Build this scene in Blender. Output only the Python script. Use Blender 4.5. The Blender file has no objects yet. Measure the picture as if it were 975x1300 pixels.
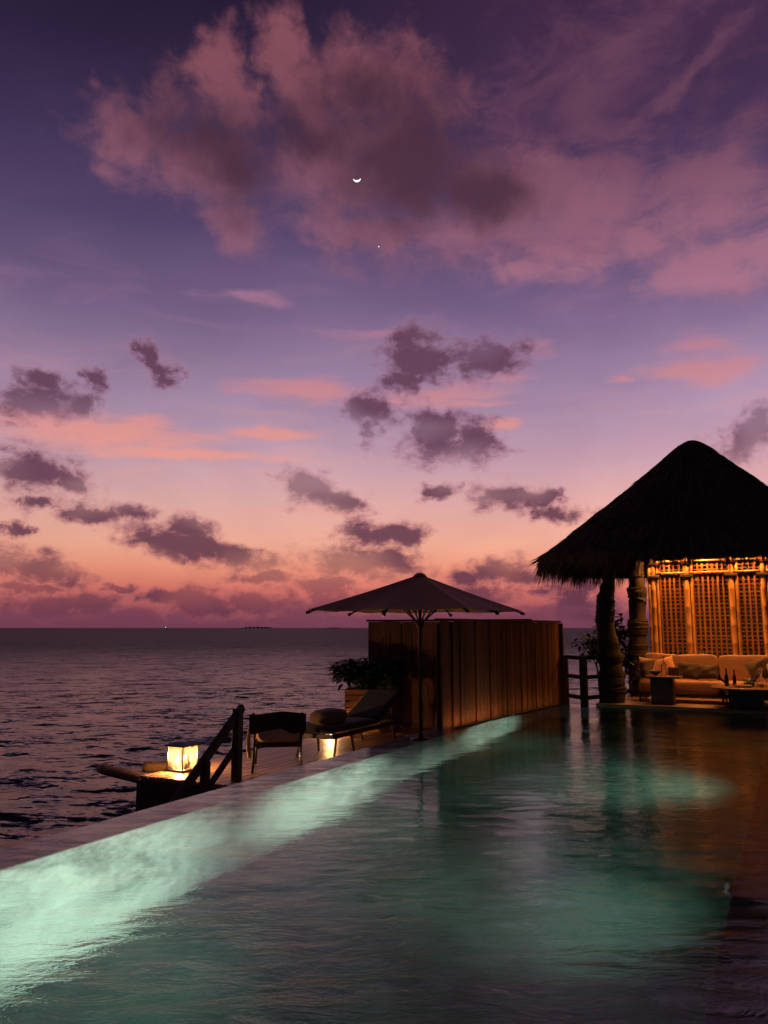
import bpy, math, random
import numpy as np
from mathutils import Vector, Matrix, Euler
random.seed(7)
R = math.radians
C = bpy.context.scene.collection
S = bpy.context.scene

# ------------------------------------------------------------------ camera
YAW = R(27.1)
cam_d = bpy.data.cameras.new('camera'); cam = bpy.data.objects.new('camera', cam_d); C.objects.link(cam)
cam.location = (4.40, -3.48, 1.45); cam.rotation_euler = (R(90 + 8.24), 0, YAW)
cam_d.sensor_fit = 'VERTICAL'; cam_d.sensor_height = 36.0; cam_d.lens = 36.0 * 1015 / 1300
cam_d.clip_start = 0.05; cam_d.clip_end = 40000
S.camera = cam

# ------------------------------------------------------------------ exposure and sampling
S.view_settings.view_transform = 'Standard'; S.view_settings.look = 'None'
S.view_settings.exposure = 0.0; S.view_settings.gamma = 1.0; S.view_settings.use_curve_mapping = False
S.render.engine = 'CYCLES'
S.cycles.use_denoising = True
S.cycles.max_bounces = 8; S.cycles.transparent_max_bounces = 16
S.cycles.sample_clamp_indirect = 4.0
S.cycles.caustics_reflective = False

def lin(r, g, b):
    f = lambda c: c / 12.92 if c <= .04045 else ((c + .055) / 1.055) ** 2.4
    return (f(r / 255), f(g / 255), f(b / 255), 1.0)

# ------------------------------------------------------------------ dusk sky (after sunset: no sun lamp)
class G:
    """small helper for building node graphs"""
    def __init__(s, tree): s.t = tree; s.n = tree.nodes; s.l = tree.links
    def put(s, sock, v):
        if v is None: return
        if isinstance(v, bpy.types.NodeSocket): s.l.new(v, sock)
        else: sock.default_value = v
    def math(s, op, a, b=None, c=None, clamp=False):
        n = s.n.new('ShaderNodeMath'); n.operation = op; n.use_clamp = clamp
        for i, v in enumerate((a, b, c)): s.put(n.inputs[i], v)
        return n.outputs[0]
    def vm(s, op, a, b=None, sc=None):
        n = s.n.new('ShaderNodeVectorMath'); n.operation = op
        s.put(n.inputs[0], a); s.put(n.inputs[1], b)
        if sc is not None: s.put(n.inputs['Scale'], sc)
        return n.outputs['Value'] if op in ('DOT_PRODUCT', 'LENGTH') else n.outputs[0]
    def noise(s, v, scale, detail=4, rough=.5, dist=0, dims='3D', out='Fac'):
        n = s.n.new('ShaderNodeTexNoise'); n.noise_dimensions = dims
        s.put(n.inputs['Vector'], v); n.inputs['Scale'].default_value = scale; n.inputs['Detail'].default_value = detail
        n.inputs['Roughness'].default_value = rough; n.inputs['Distortion'].default_value = dist
        return n.outputs[out]
    def mapping(s, v, loc=(0, 0, 0), rot=(0, 0, 0), sc=(1, 1, 1), kind='POINT'):
        n = s.n.new('ShaderNodeMapping'); n.vector_type = kind
        s.put(n.inputs[0], v); n.inputs['Location'].default_value = loc; n.inputs['Rotation'].default_value = rot; n.inputs['Scale'].default_value = sc
        return n.outputs[0]
    def sstep(s, v, a, b, o0=0.0, o1=1.0):
        n = s.n.new('ShaderNodeMapRange'); n.interpolation_type = 'SMOOTHSTEP'
        s.put(n.inputs[0], v); s.put(n.inputs[1], a); s.put(n.inputs[2], b); s.put(n.inputs[3], o0); s.put(n.inputs[4], o1)
        return n.outputs[0]
    def mix(s, f, a, b, kind='MIX'):
        n = s.n.new('ShaderNodeMix'); n.data_type = 'RGBA'; n.blend_type = kind
        s.put(n.inputs[0], f); s.put(n.inputs[6], a); s.put(n.inputs[7], b)
        return n.outputs[2]
    def ramp(s, v, stops, interp='LINEAR'):
        n = s.n.new('ShaderNodeValToRGB'); s.put(n.inputs[0], v); cr = n.color_ramp; cr.interpolation = interp
        while len(cr.elements) < len(stops): cr.elements.new(.5)
        for e, (p, c) in zip(cr.elements, stops): e.position = p; e.color = c
        return n.outputs[0]
    def xyz(s, x, y, z=0.0):
        n = s.n.new('ShaderNodeCombineXYZ'); s.put(n.inputs[0], x); s.put(n.inputs[1], y); s.put(n.inputs[2], z); return n.outputs[0]
    def sep(s, v):
        n = s.n.new('ShaderNodeSeparateXYZ'); s.put(n.inputs[0], v); return n.outputs

# clouds as (azimuth, elevation, half width, half height, tilt) in degrees; azimuth from the sunset side of the sea
SKY_A = [(-14.03,5.7,4.26,1.09,-14), (-13.53,6.81,1.72,0.71,-10), (-10.49,4.89,2.08,0.83,-8), (-8.81,3.52,1.98,0.39,0), (-23.32,3.84,2.95,0.93,-10), (-24.25,10.0,2.62,1.54,0), (-21.19,9.43,1.3,0.63,-10), (-23.95,8.16,0.95,0.41,0), (-20.34,7.63,1.8,0.53,0), (-17.8,7.85,1.76,0.54,-5), (-25.12,6.29,0.79,0.46,0), (-23.95,14.67,3.01,1.12,0), (-21.21,14.64,1.21,0.88,0), (-23.95,16.2,1.66,0.71,-10), (-20.45,16.69,0.82,0.83,0), (-16.95,18.6,1.07,0.73,-40), (-15.71,17.44,1.08,0.69,-35), (-5.0,9.9,2.05,1.12,-10), (-3.17,9.02,1.94,0.79,-15), (-1.55,4.63,3.61,1.35,-4), (0.71,6.55,2.04,0.79,0), (-1.85,6.77,1.7,0.9,0), (-4.24,2.83,2.13,0.73,0), (2.49,19.48,2.46,1.84,0), (7.44,18.97,3.0,1.3,0), (1.9,17.63,1.63,0.99,0), (-0.9,15.54,1.63,1.05,0), (-0.67,13.98,0.69,1.12,-20), (3.61,14.12,2.08,1.45,0), (6.76,13.22,2.05,1.45,0), (4.17,12.6,2.64,1.01,0), (9.21,9.14,2.23,0.84,0), (11.54,9.07,0.88,0.72,0), (12.75,7.82,1.63,0.61,0), (8.54,3.91,2.32,0.89,0), (11.46,2.67,1.51,0.44,0), (6.31,3.27,1.89,0.78,0), (24.53,12.14,1.72,1.12,20), (26.25,12.99,1.21,1.31,0), (-23.72,2.5,2.12,0.31,0), (-18.34,2.69,1.12,0.21,0), (-15.22,2.09,2.09,0.48,0), (-12.45,1.68,2.67,0.98,0), (-8.49,1.7,3.02,1.1,0), (13.63,1.73,2.12,2.06,0), (6.29,1.93,2.22,0.78,0), (-2.66,1.61,3.35,0.78,0), (-22.47,1.49,4.31,0.72,0), (3.86,9.57,1.48,0.45,10), (3.23,2.33,2.8,0.56,0)]
SKY_B = [(-5.96,16.78,6.34,1.07,-4,1.035), (4.22,16.71,7.61,1.39,-4,0.8624999999999999), (6.52,15.88,5.16,0.51,-3,0.8049999999999999), (-20.37,13.24,9.71,1.45,5,1.15), (-13.98,12.0,7.46,0.56,-2,1.15), (-8.19,13.62,4.48,0.64,4,0.9774999999999999), (21.59,16.94,3.76,1.18,-8,1.0924999999999998), (21.95,18.74,4.55,1.46,-10,0.69), (24.12,17.3,3.51,2.02,0,0.5175), (17.67,16.7,1.91,0.48,0,0.69), (8.31,14.28,1.77,0.64,0,1.035), (0.74,20.9,10.49,0.99,2,0.345), (11.74,19.54,4.05,1.83,0,0.345), (8.84,17.55,4.78,1.87,0,0.40249999999999997), (-10.42,22.9,6.18,0.96,-6,0.5175), (20.87,8.23,3.59,0.49,0,0.11499999999999999), (-18.58,18.97,6.32,0.71,0,0.13799999999999998), (-3.84,8.22,10.77,1.04,0,0.22999999999999998)]
SKY_C = [(-13.33,31.68,7.19,3.7,0), (-11.14,27.57,3.47,2.46,-30), (-18.7,31.45,2.74,2.17,0), (-12.32,35.62,2.12,2.7,-10), (-7.58,37.95,2.81,2.03,-35), (-5.68,35.46,3.66,3.11,0), (-4.11,32.55,7.25,3.27,0), (1.37,31.19,7.85,5.26,0), (-1.08,36.25,4.93,3.08,0), (7.97,29.75,8.84,3.87,-10), (-0.45,27.77,5.4,1.5,0)]
SKY_D = [(15.49,28.84,11.13,5.71,0,0.75), (12.52,25.71,4.56,2.26,-20,0.8), (20.01,25.84,4.24,2.41,-20,0.75), (24.02,23.52,4.98,1.92,0,1.1), (23.72,26.68,6.06,3.72,0,0.8), (22.98,34.45,6.81,0.84,30,0.9), (25.24,30.07,4.99,2.2,20,0.8), (15.21,34.85,14.68,5.66,10,0.45), (4.34,27.2,8.88,2.52,-5,0.4), (10.19,24.87,4.62,1.28,-10,0.6), (18.76,36.9,11.07,2.47,15,0.5)]
SKY_E = [(-13.06,32.17,6.36,3.21,0), (-11.24,30.47,3.5,2.85,0), (1.98,32.6,7.28,4.44,0), (-2.31,35.79,3.69,2.22,0), (6.78,30.06,5.36,2.41,0), (-5.34,33.2,3.63,1.85,0)]


world = bpy.data.worlds.new('World'); S.world = world; world.use_nodes = True
world.cycles.sampling_method = 'MANUAL'; world.cycles.sample_map_resolution = 256
def build_sky():
    g = G(world.node_tree); g.n.clear()
    d = g.n.new('ShaderNodeTexCoord').outputs['Generated']
    fx = g.vm('DOT_PRODUCT', d, (math.cos(YAW), math.sin(YAW), 0)); fy = g.vm('DOT_PRODUCT', d, (-math.sin(YAW), math.cos(YAW), 0))
    dz = g.sep(d)[2]
    az = g.math('MULTIPLY', g.math('ARCTAN2', fx, fy), 57.29578)
    el = g.math('MULTIPLY', g.math('ARCSINE', dz), 57.29578)
    P = g.xyz(az, el, 0.0)
    # clear sky
    stops = [(0, lin(126, 66, 84)), (1.2, lin(158, 80, 91)), (2.6, lin(222, 118, 105)), (4.2, lin(243, 154, 126)), (5.8, lin(248, 177, 152)), (8.3, lin(234, 177, 169)),
             (11.2, lin(212, 168, 180)), (14, lin(188, 154, 178)), (17, lin(164, 136, 168)), (22, lin(126, 103, 140)), (27.3, lin(90, 72, 111)), (32.2, lin(68, 53, 88)), (36.7, lin(53, 40, 69)), (41, lin(40, 29, 55)), (60, lin(26, 19, 40)), (90, lin(20, 15, 32))]
    base = g.ramp(g.math('DIVIDE', el, 90.0), [(e / 90.0, c) for e, c in stops])
    # the glow sits over the sea ahead; the sky is bluer to the left, rosier high on the right
    side = g.sstep(az, -30.0, 30.0)
    base = g.mix(1.0, base, g.mix(side, (.82, .86, .86, 1), (1.0, 1.0, 1.0, 1)), 'MULTIPLY')
    hi = g.math('MULTIPLY', g.sstep(el, 20.0, 42.0), g.sstep(az, -12.0, 22.0))
    base = g.mix(g.math('MULTIPLY', hi, .55), base, lin(84, 52, 84))
    # fine unevenness
    n0 = g.noise(g.mapping(P, sc=(.05, .11, 1)), 1.0, 5, .55, .4, '2D')
    base = g.mix(1.0, base, g.ramp(n0, [(.25, (.88, .86, .90, 1)), (.75, (1.12, 1.10, 1.08, 1))]), 'MULTIPLY')

    def field(blobs, warp_scale, warp_amp, edge, k=.35, strength=False, after=None):
        w = g.vm('SUBTRACT', g.noise(g.vm('SCALE', P, sc=warp_scale), 1.0, 6, .62, 0, '2D', 'Color'), (.5, .5, .5))
        Q = g.vm('ADD', P, g.vm('MULTIPLY', w, warp_amp))
        acc = None
        for b in blobs:
            if acc is not None or after is not None:      # one after the other keeps the shader's memory small
                ma = g.n.new('ShaderNodeVectorMath'); ma.operation = 'MULTIPLY_ADD'
                g.put(ma.inputs[0], acc if acc is not None else after); ma.inputs[1].default_value = (1e-6,) * 3; g.put(ma.inputs[2], Q); Qi = ma.outputs[0]
            else: Qi = Q
            if abs(b[4]) <= 6:
                mq = g.n.new('ShaderNodeVectorMath'); mq.operation = 'MULTIPLY_ADD'; g.put(mq.inputs[0], Qi)
                mq.inputs[1].default_value = (1 / b[2], 1 / b[3], 0); mq.inputs[2].default_value = (-b[0] / b[2], -b[1] / b[3], 0); q = mq.outputs[0]
            else: q = g.mapping(Qi, (b[0], b[1], 0), (0, 0, R(b[4])), (b[2], b[3], 1), 'TEXTURE')
            v = g.vm('LENGTH', q)
            if strength: v = g.math('ADD', v, (1.0 - b[5]) * .8)
            if acc is None: acc = v
            else:
                n = g.n.new('ShaderNodeMath'); n.operation = 'SMOOTH_MIN'
                g.put(n.inputs[0], acc); g.put(n.inputs[1], v); n.inputs[2].default_value = k; acc = n.outputs[0]
        return g.math('SUBTRACT', 1.0, acc)
    def fbm(sx, sy, detail=6, rough=.6, off=(0, 0, 0), dist=0.0):
        return g.math('SUBTRACT', g.noise(g.mapping(P, off, (0, 0, 0), (sx, sy, 1)), 1.0, detail, rough, dist, '2D'), .5)
    col = base
    # rosy veil and wisps, high on the right
    m = g.math('ADD', field(SKY_D, .12, (7.0, 4.0, 0), 0, .3, True, col), g.math('MULTIPLY', g.math('ADD', fbm(.16, .34, 6, .6, (3, 7, 0), .4), g.math('MULTIPLY', fbm(.5, .9, 4, .6, (2, 5, 0), .6), .4)), 1.9))
    a = g.sstep(m, -.40, .85)
    lit = g.sstep(el, 34.0, 22.0)
    col = g.mix(g.math('MULTIPLY', a, .86), col, g.mix(lit, lin(106, 66, 90), lin(172, 114, 134)))
    # lit streaks lower down
    m = g.math('ADD', field(SKY_B, .2, (3.5, 1.3, 0), 0, .2, True, col), g.math('MULTIPLY', fbm(.14, .9, 6, .6, (11, 2, 0), .2), 1.5))
    a = g.sstep(m, -.05, .85)
    col = g.mix(g.math('MULTIPLY', a, .82), col, g.mix(g.sstep(el, 22.0, 10.0), lin(176, 120, 146), lin(240, 157, 140)))
    # thin wisps all over the middle sky
    m = g.math('ADD', fbm(.09, .42, 6, .62, (6, 3, 0), .5), g.math('MULTIPLY', fbm(.05, .1, 2, .5, (1, 8, 0)), .9))
    a = g.math('MULTIPLY', g.sstep(m, .0, .38), g.math('MULTIPLY', g.sstep(el, 2.0, 7.0), g.sstep(el, 30.0, 16.0)))
    col = g.mix(g.math('MULTIPLY', a, .38), col, g.mix(g.sstep(el, 22.0, 10.0), lin(172, 122, 150), lin(240, 166, 150)))
    # the big broken cloud high up
    f1 = fbm(.13, .20, 7, .62, (5, 1, 0), .3)
    m = g.math('ADD', field(SKY_C, .13, (8.0, 6.0, 0), 0, .25, False, col), g.math('ADD', g.math('MULTIPLY', f1, 1.6), g.math('MULTIPLY', fbm(.42, .6, 5, .6, (8, 2, 0), .6), .8)))
    a = g.sstep(m, -.32, .72)
    cm = g.math('ADD', field(SKY_E, .10, (9.0, 6.0, 0), 0, .6, False, m), g.math('MULTIPLY', fbm(.11, .16, 5, .55, (9, 3, 0), .3), 1.2))
    core = g.math('MULTIPLY', g.sstep(cm, -.6, .85), .95)
    rim = g.mix(g.sstep(el, 38.0, 27.0), lin(136, 80, 93), lin(142, 93, 114))
    col = g.mix(g.math('MULTIPLY', a, .92), col, g.mix(core, rim, lin(74, 46, 62)))
    # small dark cumulus lower down
    f2 = g.math('ADD', fbm(.34, .62, 5, .6, (2, 6, 0), .3), g.math('MULTIPLY', fbm(1.1, 1.6, 4, .6, (7, 1, 0), .3), .45))
    m = g.math('ADD', field(SKY_A, .36, (4.2, 1.6, 0), 0, .3, False, col), g.math('MULTIPLY', f2, 2.0))
    thin = g.sstep(fbm(.10, .2, 2, .5, (4, 9, 0)), -.18, .12, .62, 1.0)
    a = g.math('MULTIPLY', g.sstep(m, -.72, .45), thin)
    core = g.sstep(m, -.65, .6)
    low = g.sstep(el, 2.0, 18.0)
    body = g.mix(low, lin(96, 54, 75), lin(100, 62, 85)); edge = g.mix(low, lin(194, 108, 108), lin(168, 122, 150))
    col = g.mix(g.math('MULTIPLY', a, .93), col, g.mix(core, edge, body))
    # bank along the horizon
    top = g.math('ADD', 1.15, g.math('MULTIPLY', fbm(.22, .5, 7, .62, (1, 4, 0)), 3.2))
    a = g.sstep(g.math('SUBTRACT', top, el), -.35, .55)
    col = g.mix(g.math('MULTIPLY', a, .8), col, g.mix(g.sstep(el, 0.0, 2.2), lin(112, 60, 82), lin(122, 66, 84)))
    # away from the sunset the sky is a dull dark blue
    back = g.sstep(g.math('ABSOLUTE', az), 38.0, 120.0)
    col = g.mix(back, col, g.ramp(g.math('DIVIDE', el, 90.0), [(0, lin(44, 36, 58)), (.5, lin(28, 22, 42)), (1, lin(20, 15, 32))]))
    bg = g.n.new('ShaderNodeBackground'); g.put(bg.inputs[0], col); bg.inputs[1].default_value = 1.0
    out = g.n.new('ShaderNodeOutputWorld'); g.l.new(bg.outputs[0], out.inputs[0])
build_sky()

# ------------------------------------------------------------------ helpers
def tag(o, label=None, cat=None, group=None, kind=None):
    if label: o['label'] = label
    if cat: o['category'] = cat
    if group: o['group'] = group
    if kind: o['kind'] = kind
    return o
def thing(name, label, cat, loc=(0, 0, 0), rz=0.0, group=None):
    o = bpy.data.objects.new(name, None); C.objects.link(o); o.empty_display_size = .1
    o.location = loc; o.rotation_euler = (0, 0, rz)
    return tag(o, label, cat, group)
def copy_tree(o, parent=None):
    c = o.copy(); C.objects.link(c)
    if parent: c.parent = parent
    for ch in list(o.children): copy_tree(ch, c)
    return c

class MB:
    def __init__(s): s.v = []; s.f = []
    def add(s, vs, fs):
        k = len(s.v); s.v += [tuple(v) for v in vs]; s.f += [tuple(i + k for i in f) for f in fs]
    def box(s, c, d, rot=None, taper=None):
        x, y, z = d[0] / 2, d[1] / 2, d[2] / 2
        vs = [Vector((sx * x, sy * y, sz * z)) for sz in (-1, 1) for sy in (-1, 1) for sx in (-1, 1)]
        if taper: vs = [Vector((v.x * (taper if v.z > 0 else 1), v.y * (taper if v.z > 0 else 1), v.z)) for v in vs]
        if rot is not None:
            m = Euler(rot).to_matrix() if not isinstance(rot, Matrix) else rot
            vs = [m @ v for v in vs]
        s.add([v + Vector(c) for v in vs], [(0, 2, 3, 1), (4, 5, 7, 6), (0, 1, 5, 4), (2, 6, 7, 3), (0, 4, 6, 2), (1, 3, 7, 5)])
    def tube(s, pts, rad, n=8, cap=True, squash=1.0):
        pts = [Vector(p) for p in pts]
        if not hasattr(rad, '__len__'): rad = [rad] * len(pts)
        t = (pts[1] - pts[0]).normalized(); u = t.orthogonal().normalized()
        k0 = len(s.v); vs = []
        for i, p in enumerate(pts):
            tt = ((pts[min(i + 1, len(pts) - 1)] - pts[max(i - 1, 0)])).normalized()
            u = (u - tt * u.dot(tt)).normalized(); w = tt.cross(u)
            for j in range(n):
                a = 2 * math.pi * j / n
                vs.append(p + rad[i] * (math.cos(a) * u + math.sin(a) * w * squash))
        fs = [(i * n + j, i * n + (j + 1) % n, (i + 1) * n + (j + 1) % n, (i + 1) * n + j) for i in range(len(pts) - 1) for j in range(n)]
        if cap: fs += [tuple(range(n - 1, -1, -1)), tuple(range((len(pts) - 1) * n, len(pts) * n))]
        s.add(vs, fs)
    def lathe(s, prof, n=16, c=(0, 0, 0)):
        vs = [(c[0] + r * math.cos(2 * math.pi * j / n), c[1] + r * math.sin(2 * math.pi * j / n), c[2] + z) for r, z in prof for j in range(n)]
        fs = [(i * n + j, i * n + (j + 1) % n, (i + 1) * n + (j + 1) % n, (i + 1) * n + j) for i in range(len(prof) - 1) for j in range(n)]
        fs += [tuple(range(n - 1, -1, -1)), tuple(range((len(prof) - 1) * n, len(prof) * n))]
        s.add(vs, fs)
    def puff(s, c, d, rot=None, e=.35, n=20, wr=.0, seed=0):
        """rounded cushion: superellipsoid of full size d with a few soft dents"""
        m = Euler(rot).to_matrix() if rot is not None else Matrix.Identity(3)
        rn = random.Random(seed); ph = [(rn.uniform(2, 5), rn.uniform(2, 5), rn.uniform(0, 6)) for _ in range(4)]
        sg = lambda w, p: math.copysign(abs(w) ** p, w)
        vs = []
        for i in range(n + 1):
            a = -math.pi / 2 + math.pi * i / n
            for j in range(2 * n):
                b = math.pi * j / n
                p = Vector((sg(math.cos(a), e) * sg(math.cos(b), e), sg(math.cos(a), e) * sg(math.sin(b), e), sg(math.sin(a), .6)))
                w = 1 + wr * sum(math.sin(k1 * p.x + k2 * p.y * 1.3 + k1 * p.z + k3) for k1, k2, k3 in ph) / 2
                vs.append(m @ Vector((p.x * d[0] / 2 * (1 + (w - 1) * .3), p.y * d[1] / 2 * (1 + (w - 1) * .3), p.z * d[2] / 2 * w)) + Vector(c))
        w2 = 2 * n
        s.add(vs, [(i * w2 + j, i * w2 + (j + 1) % w2, (i + 1) * w2 + (j + 1) % w2, (i + 1) * w2 + j) for i in range(n) for j in range(w2)])
    def pillow(s, c, d, rot=None, n=14, seed=0):
        """throw pillow, thick in the middle and pinched to four corners; d = width, height, thickness"""
        m = Euler(rot).to_matrix() if rot is not None else Matrix.Identity(3)
        rn = random.Random(seed); a1, a2 = rn.uniform(0, 6), rn.uniform(0, 6)
        for sd in (1, -1):
            vs = []
            for i in range(n + 1):
                for j in range(n + 1):
                    u, v = -1 + 2 * i / n, -1 + 2 * j / n
                    t = ((1 - u ** 4) * (1 - v ** 4)) ** .5
                    x = u * (1 - .07 * (1 - v * v)); y = v * (1 - .07 * (1 - u * u))
                    z = sd * t * (1 + .12 * math.sin(3.3 * u + 2.1 * v + a1) + .08 * math.sin(6 * v - 4 * u + a2)) + .05 * math.sin(3 * u + a2)
                    vs.append(m @ Vector((x * d[0] / 2, y * d[2] / 2 * 0 + z * d[2] / 2, y * d[1] / 2)) + Vector(c))
            q = [(i * (n + 1) + j, (i + 1) * (n + 1) + j, (i + 1) * (n + 1) + j + 1, i * (n + 1) + j + 1) for i in range(n) for j in range(n)]
            s.add(vs, q if sd > 0 else [f[::-1] for f in q])
    def leaf(s, base, dirv, up, L, W, bend=.25):
        """one pointed leaf of six faces, folded along its midrib and bent down"""
        d = dirv.normalized(); sd = d.cross(up)
        if sd.length < 1e-3: sd = d.orthogonal()
        sd.normalize(); nn = sd.cross(d)
        mid, l, r = [], [], []
        for t, w in ((0, .06), (.3, .8), (.62, 1), (.85, .6), (1, 0)):
            p = Vector(base) + d * (L * t) - nn * (bend * L * t * t)
            mid.append(p); l.append(p + sd * (W / 2 * w) + nn * (W * .12 * w)); r.append(p - sd * (W / 2 * w) + nn * (W * .12 * w))
        k = len(s.v); vs = mid + l[:4] + r[:4]
        fs = []
        for i in range(3):
            fs += [(i, i + 1, 5 + i + 1, 5 + i), (i, 9 + i, 9 + i + 1, i + 1)]
        fs += [(3, 4, 8), (3, 12, 4)]
        s.add(vs, fs)
    def build(s, name, mat, parent=None, smooth=False, bevel=0.0, loc=None, sub=0):
        me = bpy.data.meshes.new(name); me.from_pydata(s.v, [], s.f); me.validate(); me.update()
        o = bpy.data.objects.new(name, me); C.objects.link(o)
        if mat: me.materials.append(mat)
        if parent: o.parent = parent
        if loc: o.location = loc
        if smooth: me.polygons.foreach_set('use_smooth', [True] * len(me.polygons))
        if bevel:
            b = o.modifiers.new('bevel', 'BEVEL'); b.width = bevel; b.segments = 2; b.limit_method = 'ANGLE'
        return o

# ------------------------------------------------------------------ materials
def new_mat(name):
    m = bpy.data.materials.new(name); m.use_nodes = True
    g = G(m.node_tree); b = g.n['Principled BSDF']
    return m, g, b
def mat_plain(name, c, rough=.6, var=.25, scale=6.0, bump=0.0, metal=0.0, bscale=None, spec=.5, stretch=(1, 1, 1)):
    m, g, b = new_mat(name)
    p = g.mapping(g.n.new('ShaderNodeTexCoord').outputs['Object'], sc=stretch)
    n = g.noise(p, scale, 5, .6)
    lo = tuple(x * (1 - var) for x in c) + (1,); hi = tuple(min(1, x * (1 + var)) for x in c) + (1,)
    g.put(b.inputs['Base Color'], g.ramp(n, [(.3, lo), (.7, hi)]))
    g.put(b.inputs['Roughness'], g.sstep(n, .2, .8, max(rough - .1, .02), min(rough + .1, 1)))
    b.inputs['Metallic'].default_value = metal; b.inputs['Specular IOR Level'].default_value = spec
    if bump:
        bn = g.n.new('ShaderNodeBump'); bn.inputs['Distance'].default_value = bump
        g.put(bn.inputs['Height'], g.noise(p, bscale or scale * 4, 5, .6)); g.put(b.inputs['Normal'], bn.outputs[0])
    return m
def mat_wood(name, dark, light, axis='z', rough=.6, island=.35, scale=5.0, knots=True):
    """boards: long grain along one axis, every board of the mesh its own tone, a few dark knots"""
    m, g, b = new_mat(name)
    tc = g.n.new('ShaderNodeTexCoord').outputs['Object']
    rnd = g.n.new('ShaderNodeNewGeometry').outputs['Random Per Island']
    off = g.vm('ADD', tc, g.xyz(g.math('MULTIPLY', rnd, 13.0), g.math('MULTIPLY', rnd, 7.0), g.math('MULTIPLY', rnd, 3.0)))
    sc = {'x': (.12, 1, 1), 'y': (1, .12, 1), 'z': (1, 1, .12)}[axis]
    p = g.mapping(off, sc=sc)
    n = g.noise(p, scale * 6, 6, .65, .6); n2 = g.noise(p, scale, 3, .5, .2)
    f = g.math('ADD', g.math('MULTIPLY', n, .6), g.math('MULTIPLY', n2, .4))
    col = g.ramp(f, [(.32, tuple(dark) + (1,)), (.66, tuple(light) + (1,))])
    tone = g.math('ADD', 1.0 - island, g.math('MULTIPLY', rnd, 2 * island))
    col = g.mix(1.0, col, g.xyz(tone, tone, tone), 'MULTIPLY')
    if knots:
        v = g.n.new('ShaderNodeTexVoronoi'); g.put(v.inputs['Vector'], g.mapping(off, sc=tuple(.45 if a == 1 else 3.2 * a for a in sc))); v.inputs['Scale'].default_value = 6.0
        k = g.sstep(v.outputs['Distance'], .05, .13, 1.0, 0.0)
        col = g.mix(g.math('MULTIPLY', k, .75), col, tuple(x * .35 for x in dark) + (1,))
    g.put(b.inputs['Base Color'], col); b.inputs['Roughness'].default_value = rough
    bn = g.n.new('ShaderNodeBump'); bn.inputs['Distance'].default_value = .004; g.put(bn.inputs['Height'], n); g.put(b.inputs['Normal'], bn.outputs[0])
    return m
def mat_fabric(name, c, rough=.9, var=.15):
    m, g, b = new_mat(name)
    tc = g.n.new('ShaderNodeTexCoord').outputs['Object']
    n = g.noise(tc, 3.0, 4, .55); w = g.noise(tc, 220.0, 2, .5)
    lo = tuple(x * (1 - var) for x in c) + (1,); hi = tuple(x * (1 + var) for x in c) + (1,)
    g.put(b.inputs['Base Color'], g.mix(.25, g.ramp(n, [(.3, lo), (.7, hi)]), g.ramp(w, [(.3, lo), (.7, hi)])))
    b.inputs['Roughness'].default_value = rough; b.inputs['Sheen Weight'].default_value = .2
    bn = g.n.new('ShaderNodeBump'); bn.inputs['Distance'].default_value = .012; g.put(bn.inputs['Height'], g.noise(tc, 9.0, 5, .6, .6)); g.put(b.inputs['Normal'], bn.outputs[0])
    return m
def mat_leaf(name, c1, c2, rough=.4):
    m, g, b = new_mat(name)
    rnd = g.n.new('ShaderNodeNewGeometry').outputs['Random Per Island']
    col = g.ramp(rnd, [(0, tuple(c1) + (1,)), (.8, tuple(c2) + (1,)), (1, (c2[0] * 1.9, c2[1] * 1.3, c2[2], 1))])
    g.put(b.inputs['Base Color'], col); b.inputs['Roughness'].default_value = rough
    tr = g.n.new('ShaderNodeBsdfTranslucent'); g.put(tr.inputs[0], col)
    mx = g.n.new('ShaderNodeMixShader'); mx.inputs[0].default_value = .25
    g.l.new(b.outputs[0], mx.inputs[1]); g.l.new(tr.outputs[0], mx.inputs[2]); g.l.new(mx.outputs[0], g.n['Material Output'].inputs[0])
    return m
def mat_emit(name, c, s):
    m, g, b = new_mat(name)
    b.inputs['Base Color'].default_value = (0, 0, 0, 1); b.inputs['Emission Color'].default_value = tuple(c) + (1,); b.inputs['Emission Strength'].default_value = s
    return m
def mat_glass(name, c=(1, 1, 1), rough=.02):
    m, g, b = new_mat(name)
    b.inputs['Base Color'].default_value = tuple(c) + (1,); b.inputs['Roughness'].default_value = rough; b.inputs['Transmission Weight'].default_value = 1.0; b.inputs['IOR'].default_value = 1.45
    return m

SEA_SLOPE = (2.4, 1.1, 1.7)
def mat_sea():
    m, g, b = new_mat('sea_water')
    p = g.n.new('ShaderNodeTexCoord').outputs['Object']
    b.inputs['Base Color'].default_value = (.006, .008, .014, 1); b.inputs['IOR'].default_value = 1.33
    # waves too small for the mesh far out at sea count as roughness
    g.put(b.inputs['Roughness'], g.sstep(g.vm('LENGTH', p), 10.0, 200.0, .24, .52))
    # slopes of the small waves, added to the mesh's own normal
    sl = None
    for rot, sc, scale, det, amt in ((-27, (.55, 1.5, 1), 1.5, 4, SEA_SLOPE[0]), (-40, (.5, 1.4, 1), .38, 3, SEA_SLOPE[1]), (-15, (.6, 1.4, 1), 5.5, 2, SEA_SLOPE[2])):
        c = g.vm('MULTIPLY', g.vm('SUBTRACT', g.noise(g.mapping(g.mapping(p, rot=(0, 0, R(rot))), sc=sc), scale, det, .6, .3, '3D', 'Color'), (.5, .5, .5)), (amt, amt, 0))
        sl = c if sl is None else g.vm('ADD', sl, c)
    geo = g.n.new('ShaderNodeNewGeometry').outputs['Normal']
    g.put(b.inputs['Normal'], g.vm('NORMALIZE', g.vm('ADD', geo, sl)))
    return m
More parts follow.
